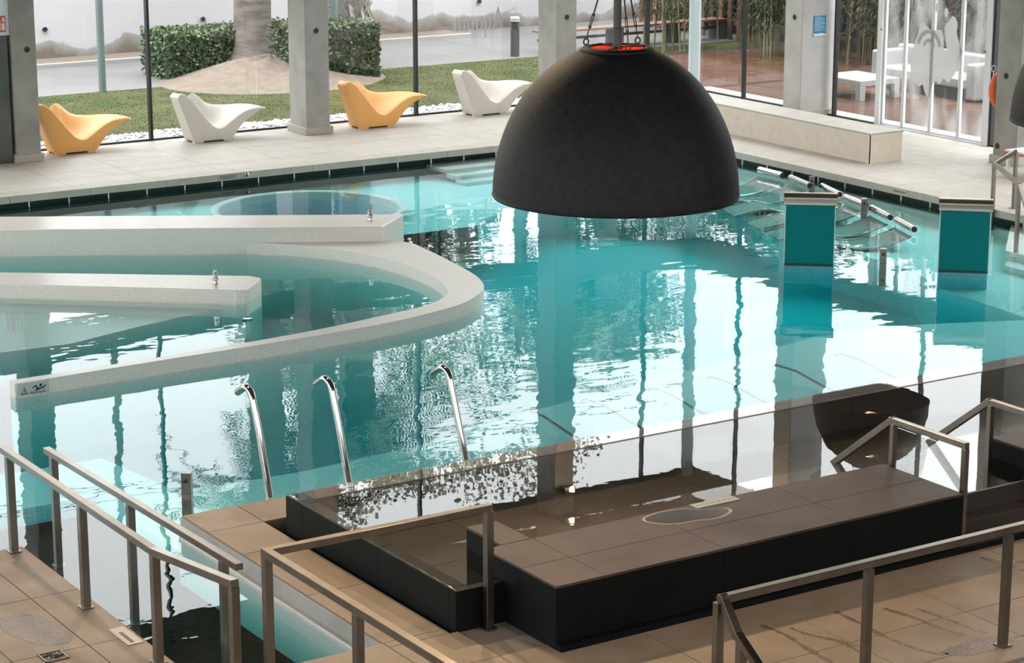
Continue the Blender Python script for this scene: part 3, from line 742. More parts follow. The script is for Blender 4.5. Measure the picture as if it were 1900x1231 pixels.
# glass infill of the plunge-pool handrail
gp = MB().box(13.02,13.28,.06,13.035,14.10,.84).build('glass_panel', glass); tag(gp, 'clear glass panel below the handrail at the bench end', 'glass panel')

# chrome grab rails at the pool edge
def grab(x, label, dz=0):
    y0 = 18.12
    path = [(x,y0,-.45),(x,y0,-.19),(x-.02,y0+.14,.40),(x-.03,y0+.22,.66),(x-.03,y0+.25,.735),(x-.032,y0+.30,.775),(x-.034,y0+.36,.785),(x-.036,y0+.42,.765),(x-.04,y0+.53,.70)]
    path = [(a,b_,c_+(dz if c_ > 0 else 0)) for a,b_,c_ in path]
    t = empty('grab_rail', (x,y0,-.45), label=label, cat='grab rail', group='chrome grab rails at the pool edge')
    MB().tube(spline(path[1:],4), .034, 16).build('bent_tube', chrome, t, smooth=50)
    MB().lathe([(.034,0),(.055,0),(.055,.03),(.038,.05),(.034,.05)], (x,y0,-.26), 18).build('socket', steel, t)
    MB().tube([(x,y0,-.45),(x,y0,-.24)], .026, 12).build('stem', steel, t)
    return t
grab(9.01, 'leftmost chrome grab rail, its foot visible at the pool edge')
grab(9.84, 'middle chrome grab rail behind the plunge pool edge', -.04)
grab(11.14, 'rightmost chrome grab rail behind the plunge pool edge', -.12)

# ------------------------------------------------------------------ sheet fountains
def fountain(a, c, label):
    ax, ay = a; d = Vector((c[0]-a[0], c[1]-a[1], 0)); wdt = d.length; rz = math.atan2(d.y, d.x)
    t = empty('sheet_fountain', (ax,ay,-.45), rz, label=label, cat='fountain', group='teal sheet fountains')
    z = lambda h: h+.45
    MB().box(.0,.0,z(-.20),wdt,.05,z(.70)).build('teal_panel', teal_m, t, local=True)
    MB().box(-.012,-.004,z(-.20),0,.06,z(.74)).box(wdt,-.004,z(-.20),wdt+.012,.06,z(.74)).build('edge_strip', alu, t, local=True)
    MB().box(0,-.012,z(-.19),wdt,.0,z(-.165)).build('foot_band', black_metal, t, local=True)
    MB().prism([(0,.005),(wdt,.005),(wdt,.05),(0,.05)], 0, z(-.20), uv=True).build('reflection_pedestal', mos_b, t, local=True)  # support block, coloured to stand in for the panel's reflection in the water
    b = MB(); n = 12; prof = []
    for k in range(n+1):
        an = PI*1.08 - PI*1.0*k/n
        prof.append((.02+.10*math.cos(an), .735+.075*math.sin(an)))
    prof = [(-.085,.66)]+prof+[(.12,.70)]
    inn = [(y*.93+.002,h-.012) for y,h in prof][::-1]
    loop = prof+inn; m = len(loop)
    vs = [(-.03,y,z(h)) for y,h in loop]+[(wdt+.03,y,z(h)) for y,h in loop]
    fs = [(k,(k+1)%m,m+(k+1)%m,m+k) for k in range(m)]
    for k in range(len(prof)-1): 
        q = (k,k+1,m-2-k,m-1-k); fs += [q[::-1], tuple(m+i for i in q)]
    b.add(vs, fs); b.build('hood', hoodm, t, local=True, smooth=40)
    MB().box(-.005,-.05,z(.655),wdt+.005,.06,z(.70)).build('slot', black_metal, t, local=True)
    return t
fountain((19.45,23.38),(19.96,22.97), 'teal sheet fountain with curved steel hood, nearer to the lamp dome')
fountain((20.92,21.95),(21.40,21.52), 'teal sheet fountain with curved steel hood, beside the right-hand handrail')

# ------------------------------------------------------------------ underwater loungers with chrome head rolls
mesh_m = mat('lounger_mesh', (.20,.23,.21), .6)
rolls = [((23.58,29.05),(23.55,28.42)),((23.53,28.19),(23.33,27.47)),((23.47,27.33),(23.22,26.62)),((23.15,26.40),(22.98,25.75)),((22.89,25.50),(22.63,24.80)),((22.58,24.60),(22.32,23.95))]
where = ['farthest','second farthest','third from the rear','fourth from the rear','second nearest','nearest']
for (p, q), wn in zip(rolls, where):
    d = Vector((q[0]-p[0], q[1]-p[1], 0)); ln = d.length; rz = math.atan2(d.y, d.x)
    t = empty('underwater_lounger', (p[0],p[1],-.42), rz, label=f'chrome underwater lounger, {wn} of the row by the right-hand deck', cat='lounger', group='underwater loungers')
    # local x along the roll, local -y towards the pool middle (image left)
    MB().tube([(0,0,.31),(ln,0,.31)], .055, 18).build('head_roll', chrome, t, local=True, smooth=50)
    for e in (0, ln):
        o = MB().lathe([(0,0),(.042,0),(.042,.012),(0,.012)], (0,0,0), 16).build('roll_cap', black_metal, t, local=True); o.rotation_euler = (0,PI/2,0); o.location = (e-(.012 if e == 0 else 0),0,.31)
    prof = [(-.03,.20),(-.22,.13),(-.5,.06),(-.85,.05),(-1.15,.12),(-1.45,.08),(-1.7,.03)]
    for e in (.03, ln-.03): MB().tube(spline([(e,yy,zz) for yy,zz in prof],4), .018, 8).build('side_rail', chrome, t, local=True, smooth=50)
    sp = spline([(0,yy,zz) for yy,zz in prof],4); b = MB()
    for k in range(len(sp)-1):
        b.add([(.05,sp[k][1],sp[k][2]),(ln-.05,sp[k][1],sp[k][2]),(ln-.05,sp[k+1][1],sp[k+1][2]),(.05,sp[k+1][1],sp[k+1][2]),
               (.05,sp[k][1],sp[k][2]-.012),(ln-.05,sp[k][1],sp[k][2]-.012),(ln-.05,sp[k+1][1],sp[k+1][2]-.012),(.05,sp[k+1][1],sp[k+1][2]-.012)], [(0,1,2,3),(7,6,5,4)])
    b.build('mesh_seat', mesh_m, t, local=True)
    for yy in (-.3,-1.3): MB().tube([(.03,yy,0),(.03,yy,.12)], .012, 8).tube([(ln-.03,yy,0),(ln-.03,yy,.12)], .012, 8).build('leg', chrome, t, local=True)

# steel push-button boxes standing in the water
def postbox(x, y, zt, label, zb=-.45):
    t = empty('control_post', (x,y,zb), math.radians(-38), label=label, cat='post', group='steel control posts in the water')
    MB().box(-.045,-.045,0,.045,.045,zt-zb).build('housing', steel, t, local=True, bevel=.004)
    o = MB().lathe([(0,0),(.022,0),(.022,.012),(.014,.016),(0,.016)], (0,0,0), 14).build('button', black_metal, t, local=True)
    o.rotation_euler = (PI/2,0,0); o.location = (0,-.045,zt-zb-.07)
    MB().box(-.045,-.046,(zt-zb)*.62,.045,-.045,(zt-zb)*.62+.004).build('seam', black_metal, t, local=True)
postbox(8.36,18.51,.06,'steel control post in the water beside the tan strip')
postbox(23.42,27.53,.02,'steel control post among the loungers, the farther one')
postbox(22.80,25.58,.04,'steel control post among the loungers, the nearer one')
postbox(20.50,22.58,.06,'steel control post standing between the two teal fountains')

# thin dark bars lying under the water on the front shelf
bar_m = mat('dark_bar', (.03,.04,.04), .4, .5)
for i,(x,lab) in enumerate(((12.9,'first'),(13.68,'second'),(14.56,'third'),(15.4,'fourth'),(16.35,'fifth'),(17.3,'sixth'))):
    t = MB().tube([(x-.02,19.80,-.37),(x-.02,19.72,-.33),(x,19.4,-.33),(x,18.9,-.40),(x,18.3,-.43)], .014, 8).build('underwater_bar', bar_m)
    tag(t, f'thin dark bar under the water on the front shelf, {lab} from the left', 'bar', 'thin bars on the underwater shelf')

# ------------------------------------------------------------------ pendant dome lamps
dome_m = mat('dome_black', (.007,.008,.0076), .62, spec=.22, col2=(.013,.0135,.0125), scale=18, bump=.25, bscale=45)
dome_in = mat('dome_lining_dark', (.02,.018,.016), .6)
dish_m, N, L = newmat('dome_red')
_p = N['Principled BSDF']; _p.inputs['Base Color'].default_value = (.80,.10,.03,1); _p.inputs['Roughness'].default_value = .6
_t = N.new('ShaderNodeBsdfTranslucent'); _t.inputs[0].default_value = (.9,.10,.03,1); _m = N.new('ShaderNodeMixShader'); _m.inputs[0].default_value = .6
L.new(_p.outputs[0], _m.inputs[1]); L.new(_t.outputs[0], _m.inputs[2]); L.new(_m.outputs[0], N['Material Output'].inputs['Surface'])
cable_m = mat('cable_dark', (.05,.048,.045), .5, .6)
bulb_m = emit('bulb_glow', (1.0,.80,.52), 30)
def dome(x, y, z, label, energy=90):
    t = empty('pendant_lamp', (x,y,z), label=label, cat='lamp', group='big black dome pendant lamps')
    R, h, ro = .875, 1.077, .225
    out = []
    for k in range(41):
        a = math.acos(ro/R)*k/40
        out.append((R*math.cos(a), h*math.sin(a)))
    inn = [(r-.022, max(zz-.012,0)) for r, zz in out][::-1]
    sh_ = MB().lathe(out+[(ro+.012,out[-1][1]+.012),(ro-.01,out[-1][1]+.012),(ro-.022,out[-1][1]-.008)], (x,y,z), 96)
    sh_.f = [f for f in sh_.f if len(f) == 4]
    sh_.build('dome_shell', dome_m, t, smooth=40)
    ii = MB().lathe(inn, (x,y,z), 96); ii.f = [f[::-1] for f in ii.f if len(f) == 4]
    ii.build('dome_lining', dome_in, t, smooth=40)
    MB().lathe([(R-.024,0),(R,0),(R+.006,.012),(R-.001,.028),(R-.024,.012)], (x,y,z), 96, closed=True).build('rim', dome_m, t, smooth=40)
    zt = z+out[-1][1]
    MB().lathe([(ro-.025,-.008),(ro+.035,-.018),(ro+.035,.0),(ro+.01,.014),(ro-.02,.014),(ro-.035,.004)], (x,y,zt), 64, closed=True).build('top_ring', dome_m, t, smooth=30)
    for k in range(3):
        a = (2.15,.29,-1.86)[k]-.6; ex, ey = x+(ro-.01)*math.cos(a), y+(ro-.01)*math.sin(a)
        MB().bar((x,y,zt+.012),(ex,ey,zt+.014), .018, .010).build('spider_arm', dome_m, t)
        ex, ey = x+(ro+.01)*math.cos(a+.6), y+(ro+.01)*math.sin(a+.6)
        tx_, ty_, tz_ = x+.03*math.cos(a+.6), y+.03*math.sin(a+.6), zt+.72
        P0, P1 = Vector((ex,ey,zt+.055)), Vector((tx_,ty_,tz_)); dv = (P1-P0)
        cb = MB().tube([P0+dv*.26, P1], .006, 8).build('stay_cable', cable_m, t)
        MB().tube([P0+dv*.12, P0+dv*.14], .012, 8).tube([P0+dv*.25, P0+dv*.27], .012, 8).tube([P0+dv*.13+Vector((.008,0,0)), P0+dv*.26+Vector((.008,0,0))], .004, 6).tube([P0+dv*.13-Vector((.008,0,0)), P0+dv*.26-Vector((.008,0,0))], .004, 6).tube([P0, P0+dv*.13], .0045, 6).build('turnbuckle', cable_m, cb)
        MB().tube([(ex+.022*math.cos(q), ey, zt+.036+.022*math.sin(q)) for q in np.linspace(0,2*PI,13)], .006, 6).build('eye_bolt', cable_m, cb)
    MB().tube([(x,y,zt-.03),(x,y,CEIL)], .028, 16).build('suspension_tube', mat('tube_grey', (.06,.055,.05), .5, .3) if 'tube_grey' not in MAT else MAT['tube_grey'], t, smooth=50)
    MB().lathe([(.028,0),(.05,0),(.05,.02),(.034,.03),(.034,.17),(.028,.18)], (x,y,zt-.03), 20).build('collar', MAT['tube_grey'], t, smooth=40)
    bz = z+.34
    bb = MB().lathe([(0,-.09),(.06,-.075),(.085,-.03),(.085,.02),(.05,.07),(.03,.12),(0,.12)], (x,y,bz), 20).build('bulb', bulb_m, t, smooth=60)
    MB().lathe([(.0,.0),(.20,.004),(.20,-.004),(.0,-.008)], (x,y,zt), 40).build('red_dish', dish_m, t, smooth=40)
    MB().lathe([(.10,-.10),(.14,-.10),(.15,-.07),(.12,-.05),(.10,-.06)], (x,y,bz), 24, closed=True).build('bulb_ring', steel, t, smooth=40)
    MB().tube([(x,y,bz+.1),(x,y,zt-.02)], .03, 12).build('socket', dome_m, t)
    lamp('bulb_light', 'SPOT', (x,y,bz-.12), energy, WARM, t, .08, target=(x,y,0), spot=120, blend=.5)
    lamp('bulb_spill', 'POINT', (x+.09,y,zt-.14), 9, (1,.7,.45), t, .03)
    return t
dome(9.265,13.02,3.424,'big black dome pendant lamp hanging in the foreground')
dome(14.82,13.49,3.42,'big black dome pendant lamp cut off by the right edge of the picture')
dome(22.55,24.98,3.57,'big black dome pendant lamp above the pool, seen only mirrored in the plunge pool')

# ------------------------------------------------------------------ stone bench by the right windows
sbm = mat('bench_stone', (.58,.50,.41), .6, col2=(.63,.55,.46), scale=8, perobj=.02)
bb = empty('stone_bench', (25.4,31,0), label='long beige stone bench on the deck by the right windows', cat='bench')
yb = [28.02,29.36,31.15,32.9,34.65]
for i in range(4):
    piece('front_slab', bb, sbm, 25.07, yb[i]+.002, 0, 25.12, yb[i+1]-.002, .47); piece('seat_slab', bb, stone, 25.065, yb[i]+.001, .47, 25.78, yb[i+1]-.001, .50, .003)
MB().box(25.12,28.05,0,25.75,34.6,.469).build('bench_core', sbm, bb); piece('end_slab', bb, sbm, 25.07, 28.02, 0, 25.76, 28.05, .47)

# notice on the pier
po = empty('notice_poster', (27.73,32.525,1.69), label='small blue notice with lines of white text on the concrete pier', cat='poster')
MB().box(27.59,32.518,1.50,27.88,32.526,1.875).build('sheet', mat('poster_blue', (.02,.20,.36), .5), po)
MB().add([(27.59,32.515,1.50),(27.88,32.515,1.50),(27.88,32.515,1.535),(27.78,32.515,1.55),(27.68,32.515,1.54),(27.59,32.515,1.55)],[(0,1,2,3,4,5)]).build('white_wave', alu, po)
for i in range(14): MB().box(27.61,32.515,1.845-.019*i,27.61+(.24 if i%4 else .15),32.518,1.851-.019*i).build('text_line', mat('poster_white', (.45,.55,.62), .6) if 'poster_white' not in MAT else MAT['poster_white'], po)

# cabinet and hydrant sign at the left edge
cab = empty('steel_cabinet', (12.9,36,0), label='dark steel cabinet cut off by the left edge of the picture', cat='cabinet')
MB().box(12.4,35.75,0,13.25,36.35,2.1).build('body', mat('cabinet_steel', (.085,.09,.088), .35, .6, col2=(.13,.12,.11), scale=1.2), cab, bevel=.005)
MB().box(12.43,35.74,.06,13.22,35.75,2.05).build('door', MAT['cabinet_steel'], cab)
MB().box(12.5,35.72,1.0,12.52,35.74,1.2).build('handle', steel, cab)
hs = empty('hydrant_sign', (13.1,35.77,2.12), label='red and white wall sign with the letter H above the cabinet', cat='sign')
MB().box(12.98,35.755,2.16,13.235,35.77,2.42).build('sign_plate', mat('sign_red', (.55,.05,.025), .5), hs)
for a in ((13.01,2.19,13.04,2.39),(13.12,2.19,13.15,2.39),(13.04,2.275,13.12,2.305),(13.17,2.19,13.22,2.30),(13.185,2.32,13.22,2.39)): MB().box(a[0],35.75,a[1],a[2],35.755,a[3]).build('white_mark', alu, hs)
MB().box(12.0,35.77,2.102,13.298,35.9,3.2).build('sign_board', alu, hs)

# lifebuoy hung behind the right column, and low red-edged table
lbm = mat('lifebuoy_orange', (.70,.13,.03), .5)
lb = empty('lifebuoy', (27.18,27.145,1.18), label='orange lifebuoy hanging behind the right-hand column', cat='lifebuoy')
o = MB().lathe([(.30+.055*math.cos(q), .055*math.sin(q)) for q in np.linspace(0,2*PI,14)[:-1]], (0,0,0), 32, closed=True).build('ring', lbm, lb, local=True, smooth=60)
o.rotation_euler = (PI/2,0,0)
MB().tube([(-.28+.05*math.sin(q),.0,.36+.05*math.cos(q)) for q in np.linspace(0,2*PI,12)], .008, 6).build('rope_loop', alu, lb, local=True)
MB().tube([(-.28,0,.18),(-.28,0,.32)], .01, 6).build('rope_tie', alu, lb, local=True)
rt = empty('side_table', (26.45,25.75,0), label='small white table with red edges beside the right column', cat='table')
redm = MAT['sign_red']
MB().box(26.1,25.3,.40,26.8,26.0,.43).build('top', alu, rt); MB().box(26.09,25.29,.375,26.81,26.01,.40).build('red_edge', redm, rt)
for x_, y_ in ((26.14,25.34),(26.76,25.34),(26.14,25.96),(26.76,25.96)): MB().box(x_-.02,y_-.02,0,x_+.02,y_+.02,.375).build('leg', alu, rt)

# emblem on the door
if EMBLEM:
    ky = lambda px_, : 31.02 - (px_-1633)*(31.02-28.40)/(1831-1633)
    kz = lambda px_, py_: 1.02 + (120-py_)*.01143 + (ky(px_)-29.7)*(-.105)
    E = lambda pts: [(ky(a), kz(a,c)) for a,c in pts]
    body = [(1692,72),(1700,52),(1703,38),(1709,35),(1716,40),(1726,47),(1736,46),(1744,46),(1749,60),(1750,75),(1757,78),(1753,62),(1751,50),(1750,40),(1757,34),(1764,25),(1770,28),(1774,36),(1773,52),(1779,68),(1785,80),(1781,88),(1779,100),(1772,115),(1762,128),(1752,120),(1745,130),(1738,124),(1731,132),(1726,152),(1719,145),(1713,130),(1706,134),(1698,128),(1690,125),(1688,100)]
    emb(E(body), 'emblem_body')
    for c0 in ((1722,73),): 
        for r0, r1 in ((.10,.15),(.24,.31)):
            yy, zz = ky(c0[0]), kz(*c0)
            b = emb([(p[0],p[1]) for p in arcband(yy,zz,r0,r1,.15,PI-.15)], 'emblem_arc'); b.location.x -= .004
    for q in ((1735,12),(1752,20)): emb([(ky(q[0])+.05*math.cos(a*PI/6), kz(*q)+.085*math.sin(a*PI/6)) for a in range(12)], 'emblem_drop')
# faint lettering on the rear glass, seen from behind
fc = bpy.data.curves.new('lettering', 'FONT'); fc.body = 'Aquum'; fc.size = .62; fc.extrude = .001
fo = bpy.data.objects.new('lettering', fc); COL.objects.link(fo)
dg = bpy.context.evaluated_depsgraph_get(); me = bpy.data.meshes.new_from_object(fo.evaluated_get(dg)); bpy.data.objects.remove(fo)
me.materials.append(mat('etched_letters', (.50,.50,.50), .6))
fo = bpy.data.objects.new('lettering', me); COL.objects.link(fo); fo.parent = w1
fo.rotation_euler = (PI/2,0,PI); fo.location = (23.42-16, -.012, 1.50); fo.scale = (.62,1,1)
tag(fo, 'faint mirrored lettering on the rear glass')
# ------------------------------------------------------------------ garden outside
def leaves(n, fn, size, jit=.5, nrm=None):
    b = MB(); V = []; F = []
    for i in range(n):
        p = np.array(fn()); a = RNG.normal(size=3); a /= np.linalg.norm(a); c = np.cross(a, RNG.normal(size=3)); c /= np.linalg.norm(c)
        l = size*(1+jit*RNG.uniform(-1,1)); wd = l*.45; k = len(V)
        V += [tuple(p), tuple(p+a*l*.5+c*wd), tuple(p+a*l), tuple(p+a*l*.5-c*wd)]; F.append((k,k+1,k+2,k+3))
    b.v, b.f = V, F
    return b
def strip_leaves(n, fn, length, width, droop=.5):
    b = MB(); V = []; F = []
    for i in range(n):
        p, d = fn(); p = np.array(p); d = np.array(d)/np.linalg.norm(d); s_ = np.cross(d,[0,0,1.0]); s_ /= (np.linalg.norm(s_)+1e-6)
        l = length*RNG.uniform(.6,1.2); k = len(V)
        q = p+d*l*.5+np.array([0,0,-.1*l*droop]); e = p+d*l+np.array([0,0,-.5*l*droop])
        V += [tuple(p), tuple(q+s_*width), tuple(e), tuple(q-s_*width)]; F.append((k,k+1,k+2,k+3))
    b.v, b.f = V, F
    return b
G0 = -.06
lawn_m = mat('lawn', (.036,.048,.015), .9, spec=.1, col2=(.072,.072,.029), scale=1.3, detail=6)
pave_m = mat('pavement', (.115,.11,.108), .7, col2=(.14,.134,.13), scale=.8, detail=6)
earth_m = mat('earth', (.14,.105,.08), .95, col2=(.18,.14,.11), scale=5, bump=.4, bscale=20)
g1 = MB().box(-30,36.9,-.6,80,43.2,G0).build('lawn', lawn_m); st(g1, 'green lawn strip outside the rear windows', 'lawn')
g2 = MB().box(-30,43.2,-.6,80,80,G0+.005).build('path', pave_m); st(g2, 'wet pale paved path outside between lawn and garden wall', 'path')
gb = MB(); V=[];F=[]
for i in range(15000):
    x, y = RNG.uniform(11,31), RNG.uniform(37.9,43.2); h = RNG.uniform(.008,.022); a = RNG.uniform(0,6.28); c_, s_ = .012*math.cos(a), .012*math.sin(a); k=len(V)
    V += [(x-c_,y-s_,G0),(x+c_,y+s_,G0),(x+RNG.uniform(-.02,.02),y+RNG.uniform(-.02,.02),G0+h)]; F.append((k,k+1,k+2))
gb.v, gb.f = V, F
tag(gb.build('grass', mat('grass_blades', (.038,.056,.016), .9, spec=.1, col2=(.078,.079,.031), scale=1.3)), 'short mown grass of the lawn outside', 'grass', kind='stuff')
peb = mat('white_pebbles', (.33,.33,.325), .8, col2=(.40,.40,.395), scale=9)
ico = [(0,0,1),(.9,0,.2),(.3,.85,.2),(-.7,.5,.2),(-.7,-.5,.2),(.3,-.85,.2),(0,0,-.6)]; icf = [(0,1,2),(0,2,3),(0,3,4),(0,4,5),(0,5,1),(6,2,1),(6,3,2),(6,4,3),(6,5,4),(6,1,5)]
pb = MB(); V=[];F=[]
for i in range(5200):
    x, y = RNG.uniform(10,28), RNG.uniform(36.78,37.75); s = RNG.uniform(.025,.06); a = RNG.uniform(0,6.28); ca, sa = math.cos(a), math.sin(a); k=len(V); zz = G0+RNG.uniform(.0,.035)
    V += [(x+s*(px_*ca-py_*sa)*1.2, y+s*(px_*sa+py_*ca), zz+s*pz_*.7) for px_,py_,pz_ in ico]; F += [tuple(k+q for q in f) for f in icf]
pb.v, pb.f = V, F
tag(pb.build('pebble_strip', peb, smooth=60), 'strip of white pebbles along the outside of the rear glass', 'pebbles', kind='stuff')
MB().box(10,36.76,-.2,28,37.78,G0+.012).build('pebble_bed', peb, g1)

# stained white garden wall with a pale kerb
gw = empty('garden_wall', (27,48.6,0), label='stained white garden wall across the paved path', cat='wall')
wm, N, L = newmat('stained_render')
bs = N['Principled BSDF']; bs.inputs['Roughness'].default_value = .9
geo = N.new('ShaderNodeNewGeometry'); sp_ = N.new('ShaderNodeSeparateXYZ'); L.new(geo.outputs['Position'], sp_.inputs[0])
nz = N.new('ShaderNodeTexNoise'); nz.inputs['Scale'].default_value = .9; nz.inputs['Detail'].default_value = 7; L.new(geo.outputs['Position'], nz.inputs['Vector'])
mr = N.new('ShaderNodeMapRange'); mr.inputs[1].default_value = -.1; mr.inputs[2].default_value = 1.15; mr.inputs[3].default_value = .30; mr.inputs[4].default_value = -.55
L.new(sp_.outputs['Z'], mr.inputs[0]); ad = N.new('ShaderNodeMath'); L.new(mr.outputs[0], ad.inputs[0]); L.new(nz.outputs['Fac'], ad.inputs[1])
cr_ = N.new('ShaderNodeValToRGB'); cr_.color_ramp.elements[0].position = .50; cr_.color_ramp.elements[1].position = .74
cr_.color_ramp.elements[0].color = (.49,.475,.495,1); cr_.color_ramp.elements[1].color = (.16,.125,.105,1)
e_ = cr_.color_ramp.elements.new(.54); e_.color = (.30,.285,.27,1)
L.new(ad.outputs[0], cr_.inputs[0]); L.new(cr_.outputs[0], bs.inputs['Base Color'])
MB().box(0,48.5,-.6,35.6,48.9,4.2).build('render_face', wm, gw)
MB().box(35.6,48.5,-.6,60,48.9,4.2).build('ochre_face', mat('ochre_render', (.30,.20,.13), .9, col2=(.36,.25,.17), scale=2), gw)
MB().box(0,47.25,-.1,29.3,47.4,.03).build('kerb', mat('kerb_pale', (.33,.31,.29), .8), gw)
MB().box(0,47.4,-.1,29.3,48.5,-.0).build('gutter_bed', earth_m, gw)
for x in (18.85,22.71,30.26):
    o = MB().lathe([(.0,0),(.05,0),(.06,.06),(.045,.06),(.04,.01),(0,.01)], (0,0,0), 16).build('drain_spout', mat('spout_dark', (.05,.06,.055), .7) if 'spout_dark' not in MAT else MAT['spout_dark'], gw, local=True)
    o.rotation_euler = (PI/2,0,0); o.location = (x-27,-.1,.65)

# steel posts of the outer canopy
for i, x in enumerate((12.62,17.97,23.32,28.67)):
    p = MB().tube([(x,43.2,G0),(x,43.2,9.0)], .075, 14).build('steel_post', postblue, smooth=50)
    tag(p, ['round grey-blue steel post outside, beyond the left edge','round grey-blue steel post on the lawn edge at the left','round grey-blue steel post behind the right-hand hedge','round grey-blue steel post behind the column at the lamp'][i], 'post', 'steel posts outside')

# hedges
leaf_m = mat('hedge_leaf', (.045,.075,.030), .6, col2=(.125,.16,.075), scale=5, detail=3)
def hedge(x0, y0, x1, y1, h, n, label):
    t = empty('clipped_hedge', ((x0+x1)/2,(y0+y1)/2,G0), label=label, cat='hedge')
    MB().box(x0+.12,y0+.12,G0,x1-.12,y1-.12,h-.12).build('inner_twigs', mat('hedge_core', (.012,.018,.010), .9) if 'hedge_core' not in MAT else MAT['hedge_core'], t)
    def f():
        while True:
            p = RNG.uniform(0,1,3); q = RNG.integers(0,5)
            if q == 0: p[2] = 1-abs(RNG.normal(0,.03))
            elif q in (1,2): p[1] = abs(RNG.normal(0,.05))
            elif q == 3: p[0] = abs(RNG.normal(0,.04))
            else: p[0] = 1-abs(RNG.normal(0,.04))
            return (x0+p[0]*(x1-x0), y0+p[1]*(y1-y0), G0+.02+p[2]*(h-G0))
    leaves(n, f, .065).build('foliage', leaf_m, t)
hedge(19.75,43.9,23.6,45.3,.90,15000,'long clipped green hedge behind the thick trunk')
hedge(21.75,42.0,23.75,43.2,1.08,12000,'clipped green hedge block right of the thick trunk, beside the middle column')

# earth mound with thick palm
mo = MB(); V=[];F=[]; nr, na = 14, 48
for i in range(nr+1):
    r = i/nr
    for k in range(na):
        a = 2*PI*k/na; V.append((21.7+2.9*r*math.cos(a), 43.0+2.5*r*math.sin(a), G0-.03+.52*(math.cos(PI*min(r,1))*.5+.5)*(1+.08*math.sin(5*a+3*r))))
for i in range(nr):
    for k in range(na): F.append((i*na+k,(i+1)*na+k,(i+1)*na+(k+1)%na,i*na+(k+1)%na))
mo.v, mo.f = V, F
mm = mo.build('earth_mound', earth_m, smooth=60); tag(mm, 'bare earth mound around the foot of the thick trunk', 'mound', kind='structure')
bark = mat('palm_bark', (.105,.090,.078), .95, col2=(.21,.185,.16), scale=2.2, detail=8, bump=.8, bscale=14, stretch=(1,1,3.2))
frond_m = mat('palm_leaf', (.05,.085,.03), .6, col2=(.09,.12,.05), scale=2)
def palm(x, y, r, h, label, boots=False, base=.35, nf=46):
    t = empty('palm_tree', (x,y,G0), label=label, cat='tree')
    pr = [(x,y,base-.25),(x,y,base+.06),(x,y,base+.25),(x,y,base+.7),(x+.04,y,base+2.2),(x+.08,y,h*.7),(x+.1,y,h)]
    MB().tube(pr, r, 28, rs=[r*1.45,r*1.32,r*1.08,r*1.0,r*.97,r*.95,r*1.05]).build('trunk', bark, t, smooth=60)
    rt_ = MB()
    for k in range(22):
        a = 2*PI*k/22+RNG.uniform(-.1,.1); rt_.tube([(x+r*1.05*math.cos(a),y+r*1.05*math.sin(a),base+.16),(x+r*1.35*math.cos(a),y+r*1.35*math.sin(a),base-.02),(x+r*1.6*math.cos(a),y+r*1.6*math.sin(a),base-.2)], .03, 5)
    rt_.build('roots', bark, t)
    b = MB(); V=[];F=[]
    for k in range(nf):
        a = 2*PI*k*.618; el = RNG.uniform(-.5,1.25); L_ = RNG.uniform(2.2,3.0); pts = []
        for q in range(9):
            u = q/8; rr = L_*u*math.cos(el*(1-.3*u)); zz = L_*(u*math.sin(el)-.55*u*u)
            pts.append(np.array((x+.1+rr*math.cos(a), y+rr*math.sin(a), h+.1+zz)))
        sd = np.array((-math.sin(a),math.cos(a),0))
        for q in range(1,9):
            for u in (0,.25,.5,.75):
                p = pts[q-1]*(1-u)+pts[q]*u; fd = (pts[q]-pts[q-1])*1.3
                for s in (-1,1):
                    e = p+sd*s*.5*(1-.5*abs(q/8-.45))+fd*.6+np.array((0,0,-.12)); kk=len(V); wv = fd*.07
                    V += [tuple(p-wv),tuple(p+wv),tuple(e)]; F.append((kk,kk+1,kk+2))
    b.v, b.f = V, F; b.build('fronds', frond_m, t)
    if boots:
        bm = mat('frond_boot', (.20,.175,.155), .9, col2=(.32,.29,.26), scale=6)
        for k in range(64):
            row = k//8; a = 2*PI*(k%8)/8+(row%2)*PI/8; z_ = base+1.02+.22*row
            c_, s_ = math.cos(a), math.sin(a); p = Vector((x+r*c_, y+r*s_, z_)); tg = Vector((-s_,c_,0)); up_ = Vector((c_*.16,s_*.16,.34))
            MB().add([p-tg*.14,p+tg*.14,p+up_+tg*.05,p+up_-tg*.05,p-tg*.14-Vector((c_*.1,s_*.1,0)),p+tg*.14-Vector((c_*.1,s_*.1,0))],[(0,1,2,3),(4,0,3),(1,5,2),(4,5,1,0),(5,4,3,2)]).build('frond_boot', bm, t)
        for k in range(5):
            a = -1.9+.5*k; MB().bar((x+r*math.cos(a),y+r*math.sin(a),base+1.35),(x+(r+.12)*math.cos(a)+.05,y+(r+.12)*math.sin(a),base+.95), .10,.02).build('dead_frond', bm, t)
palm(21.72,43.9,.40,9.6,'thick grey palm trunk on the earth mound at the left',base=.33)
palm(24.45,44.7,.42,8.4,'palm with criss-cross frond stumps rising behind the right-hand hedge',True,base=-.05)
palm(30.6,45.5,.17,7.5,'slim pale trunk behind the wooden bench, seen beside the lamp tube',base=-.05,nf=24)
palm(14.0,52.5,.30,8.0,'palm beyond the garden wall at the left, out of view',base=0)
palm(37.0,52.5,.30,8.2,'palm beyond the garden wall at the right, out of view',base=0)

